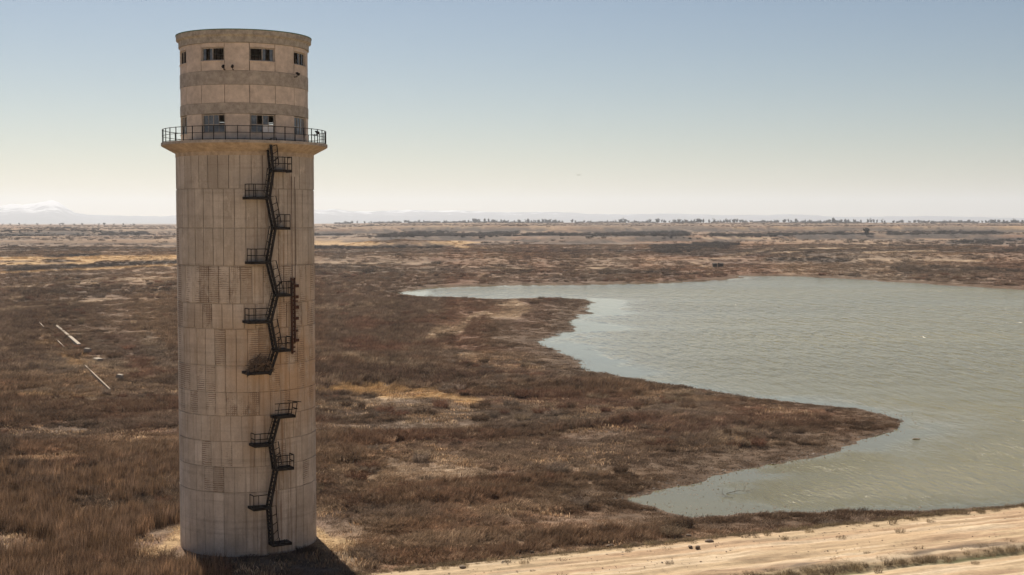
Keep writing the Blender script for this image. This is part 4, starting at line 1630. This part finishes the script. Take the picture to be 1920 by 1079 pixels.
# curled pale leaves lying where the growth is low
g, x, y, z, sd, c, tall = field(72, 240, 1.6, math.radians(26), 18)
lp = fbm(x / 9, y / 6, 181, 4)
keep = (tall < .95) & (g.uniform(0, 1, len(x)) < sstep(.46, .60, lp)) & (sd > 9) & (np.hypot(x - TOWER[0], y - TOWER[1]) > 7)
x, y, z = x[keep], y[keep], z[keep]
n = len(x)
total += n
cl_ = mix(np.broadcast_to(np.array((.40, .30, .20)), (n, 3)).copy(), np.array((.30, .19, .11)), g.uniform(0, 1, n)) * np.exp(g.normal(0, .3, (n, 1)))
w = g.uniform(.8, 1.4, n)
scatter('pale_leaf_litter', x, y, z + .02, np.stack([g.normal(0, .1, n), g.normal(0, .1, n), g.uniform(0, 6.28, n)], -1),
        np.stack([w, w, w * g.uniform(.8, 1.5, n)], -1), 18 + g.integers(0, 3, n), cl_)
# tall tawny reeds below the dam on the left
g, x, y, z, sd, c, tall = field(70, 135, 3.0, math.radians(26), 16)
u_, v_ = project(x, y, z)
keep = (u_ < 420) & (g.uniform(0, 1, len(x)) < sstep(.42, .56, fbm(x / 7, y / 7, 130, 4) + .16 * sstep(880, 1060, v_)) * sstep(850, 960, v_)) & (np.hypot(x - TOWER[0], y - TOWER[1]) > 9)
x, y, z = x[keep], y[keep], z[keep]
n = len(x)
total += n
cr_ = mix(np.broadcast_to(np.array((.185, .115, .068)), (n, 3)).copy(), np.array((.15, .10, .07)), g.uniform(0, 1, n)) * np.exp(g.normal(0, .25, (n, 1)))
scatter('tall_reeds', x, y, z - .05, np.stack([g.normal(0, .06, n), g.normal(0, .06, n), g.normal(0, .6, n)], -1),
        np.stack([g.uniform(1.0, 1.6, n), g.uniform(1.0, 1.6, n), g.uniform(1.1, 2.3, n)], -1), 15 + g.integers(0, 3, n), cr_)
# low growth along the skyline that ties the row of trees together
g = np.random.default_rng(31)
us2 = g.uniform(630, 1960, 900)
us2 = us2[fbm(us2 / 26, us2 * 0, 140, 4) > .33]
pts = np.array([crest(q, g.uniform(-150, 60)) for q in us2])
n = len(pts)
w = g.uniform(6, 14, n)
scatter('skyline_thicket', pts[:, 0], pts[:, 1], pts[:, 2] - .2, np.stack([np.zeros(n), np.zeros(n), g.uniform(0, 6.28, n)], -1),
        np.stack([w, w, g.uniform(2.5, 6, n)], -1), 11 + g.integers(0, 4, n), np.broadcast_to(C_SHRUB_SHADE * .75, (n, 3)) * g.uniform(.7, 1.3, (n, 1)))
# bushes dotted over the terraces
g, x, y, z, sd, c, tall = field(600, 3300, .012, math.radians(24), 4)
keep = g.uniform(0, 1, len(x)) < sstep(.55, 1.3, tall + .9 * (fbm(x / 120, y / 120, 99, 4) - .35))
x, y, z, c, tall = x[keep], y[keep], z[keep], c[keep], tall[keep]
n = len(x)
total += n
w = g.uniform(2.0, 5.0, n)
scatter('far_bushes', x, y, z - .1, np.stack([np.zeros(n), np.zeros(n), g.uniform(0, 6.28, n)], -1),
        np.stack([w, w, w * g.uniform(.35, .8, n)], -1), 4 + g.integers(0, 4, n), mix(c, C_SHRUB_SHADE, np.full(n, .6)))
# thickets on the gullies and bluffs below the skyline, also standing in for shade
g, x, y, z, sd, c, tall = field(800, 3300, .035, math.radians(23), 41)
u_, v_ = project(x, y, z)
m = np.zeros(len(x))
for pts, hw, cc, st in PATCH:
    if cc is C_SHRUB_SHADE and max(q[1] for q in pts) < 495:
        m = np.maximum(m, patch_mask(u_, v_, pts, hw, (fbm(x / 40, y / 60, 43, 4) - .5) * 3.0))
keep = g.uniform(0, 1, len(x)) < m * sstep(.40, .66, fbm(x / 55, y / 55, 44, 4)) * .75
x, y, z = x[keep], y[keep], z[keep]
n = len(x)
total += n
w = np.exp(g.normal(.95, .4, n))
scatter('gully_thickets', x, y, z - .1, np.stack([np.zeros(n), np.zeros(n), g.uniform(0, 6.28, n)], -1),
        np.stack([w, w, w * g.uniform(.4, .75, n)], -1), 11 + g.integers(0, 4, n), np.broadcast_to(C_SHRUB_SHADE * 1.25, (n, 3)) * g.uniform(.6, 1.4, (n, 1)))
# weeds on the dam slope: along its toe, in the ditch, and a few strays
g = np.random.default_rng(9)
n = 2600
uu = g.uniform(-20, 70, n)
vv_ = np.where(g.uniform(0, 1, n) < .55, g.normal(13.7, .9, n), np.where(g.uniform(0, 1, n) < .93, g.exponential(.5, n) - .6, g.uniform(0, 30, n)))
keep = ((vv_ < 3) | (g.uniform(0, 1, n) < sstep(.4, .6, fbm(uu / 5, vv_ / 2, 18, 3)) * sstep(6, 26, uu)))
uu, vv_ = uu[keep], vv_[keep]
n = len(uu)
x, y = P0[0] + uu * E[0] + vv_ * N[0], P0[1] + uu * E[1] + vv_ * N[1]
sc_ = g.uniform(.25, .7, n)
cw = mix(np.broadcast_to(np.array((.14, .105, .075)), (n, 3)).copy(), np.array((.26, .20, .12)), g.uniform(0, 1, n))
scatter('slope_weeds', x, y, bank_z(vv_) - .06, np.stack([np.zeros(n), np.zeros(n), g.uniform(0, 6.28, n)], -1), np.stack([sc_, sc_, sc_ * .9], -1), 4 + g.integers(0, 7, n), cw)

# pebbles: along the water's edge and strewn over the slope
def pebble_mesh(name, x, y, z, s, mat):
    base = np.array([(1, 0, 0), (-1, 0, 0), (0, 1, 0), (0, -1, 0), (0, 0, .4), (0, 0, -.4)], float)
    tri = np.array([(0, 2, 4), (2, 1, 4), (1, 3, 4), (3, 0, 4), (2, 0, 5), (1, 2, 5), (3, 1, 5), (0, 3, 5)])
    n = len(x)
    g = np.random.default_rng(5)
    a = g.uniform(0, 6.28, n)
    v = base[None] * (s[:, None, None] * g.uniform(.6, 1.4, (n, 1, 3))) * g.uniform(.8, 1.2, (n, 6, 1))
    vx = v[..., 0] * np.cos(a)[:, None] - v[..., 1] * np.sin(a)[:, None]
    vy = v[..., 0] * np.sin(a)[:, None] + v[..., 1] * np.cos(a)[:, None]
    v = np.stack([vx + x[:, None], vy + y[:, None], v[..., 2] + z[:, None]], -1).reshape(-1, 3)
    f = (tri[None] + (np.arange(n) * 6)[:, None, None]).reshape(-1, 3)
    o = link(name, np_mesh(name, v, f, mat, False))
    o['kind'] = 'stuff'


g = np.random.default_rng(12)
n = 700000
r = np.sqrt(g.uniform(100 ** 2, 420 ** 2, n)); a = g.uniform(math.radians(-2), math.radians(24), n)
x, y = r * np.sin(a), r * np.cos(a)
sd = shore_dist(x, y)
m = (sd > -4.5) & (sd < 2.2) & (g.uniform(0, 1, n) < np.exp(-np.abs(sd - .2) / .8) * 1.3 * fbm(x / 6, y / 6, 7, 3))
_, v = dam_uv(x, y)
m &= v < -.5
x, y, sd = x[m], y[m], sd[m]
s = np.abs(g.normal(0, .055, len(x))) + .035
pebble_mesh('shore_pebbles', x, y, np.where(sd < 0, WATER_Z - .01, ground_z(x, y, sd) + .02), s, MAT_DARKSTONE)
n = 3500
r = g.uniform(108, 140, n); a = g.uniform(math.radians(3.5), math.radians(12), n)
x, y = r * np.sin(a), r * np.cos(a)
sd = shore_dist(x, y)
m = (sd < 0) & (g.uniform(0, 1, n) < np.exp(sd / 2.6) * sstep(.35, .6, fbm(x / 3, y / 3, 161, 3)))
x, y = x[m], y[m]
pebble_mesh('shallows_clods', x, y, np.full(len(x), WATER_Z), np.abs(g.normal(0, .04, len(x))) + .035, MAT_DARKSTONE)
n = 1300
uu, vv_ = g.uniform(-12, 62, n), np.abs(g.normal(0, 9, n))
m = fbm(uu / 5, vv_ / 1.5, 41, 3) + .1 * g.normal(0, 1, n) > .5
uu, vv_ = uu[m], vv_[m]
x, y = P0[0] + uu * E[0] + vv_ * N[0], P0[1] + uu * E[1] + vv_ * N[1]
pebble_mesh('slope_gravel', x, y, bank_z(vv_) + .03, np.abs(g.normal(0, .035, len(x))) + .025, MAT_STONE)
print('clumps', total, 'pebbles done')
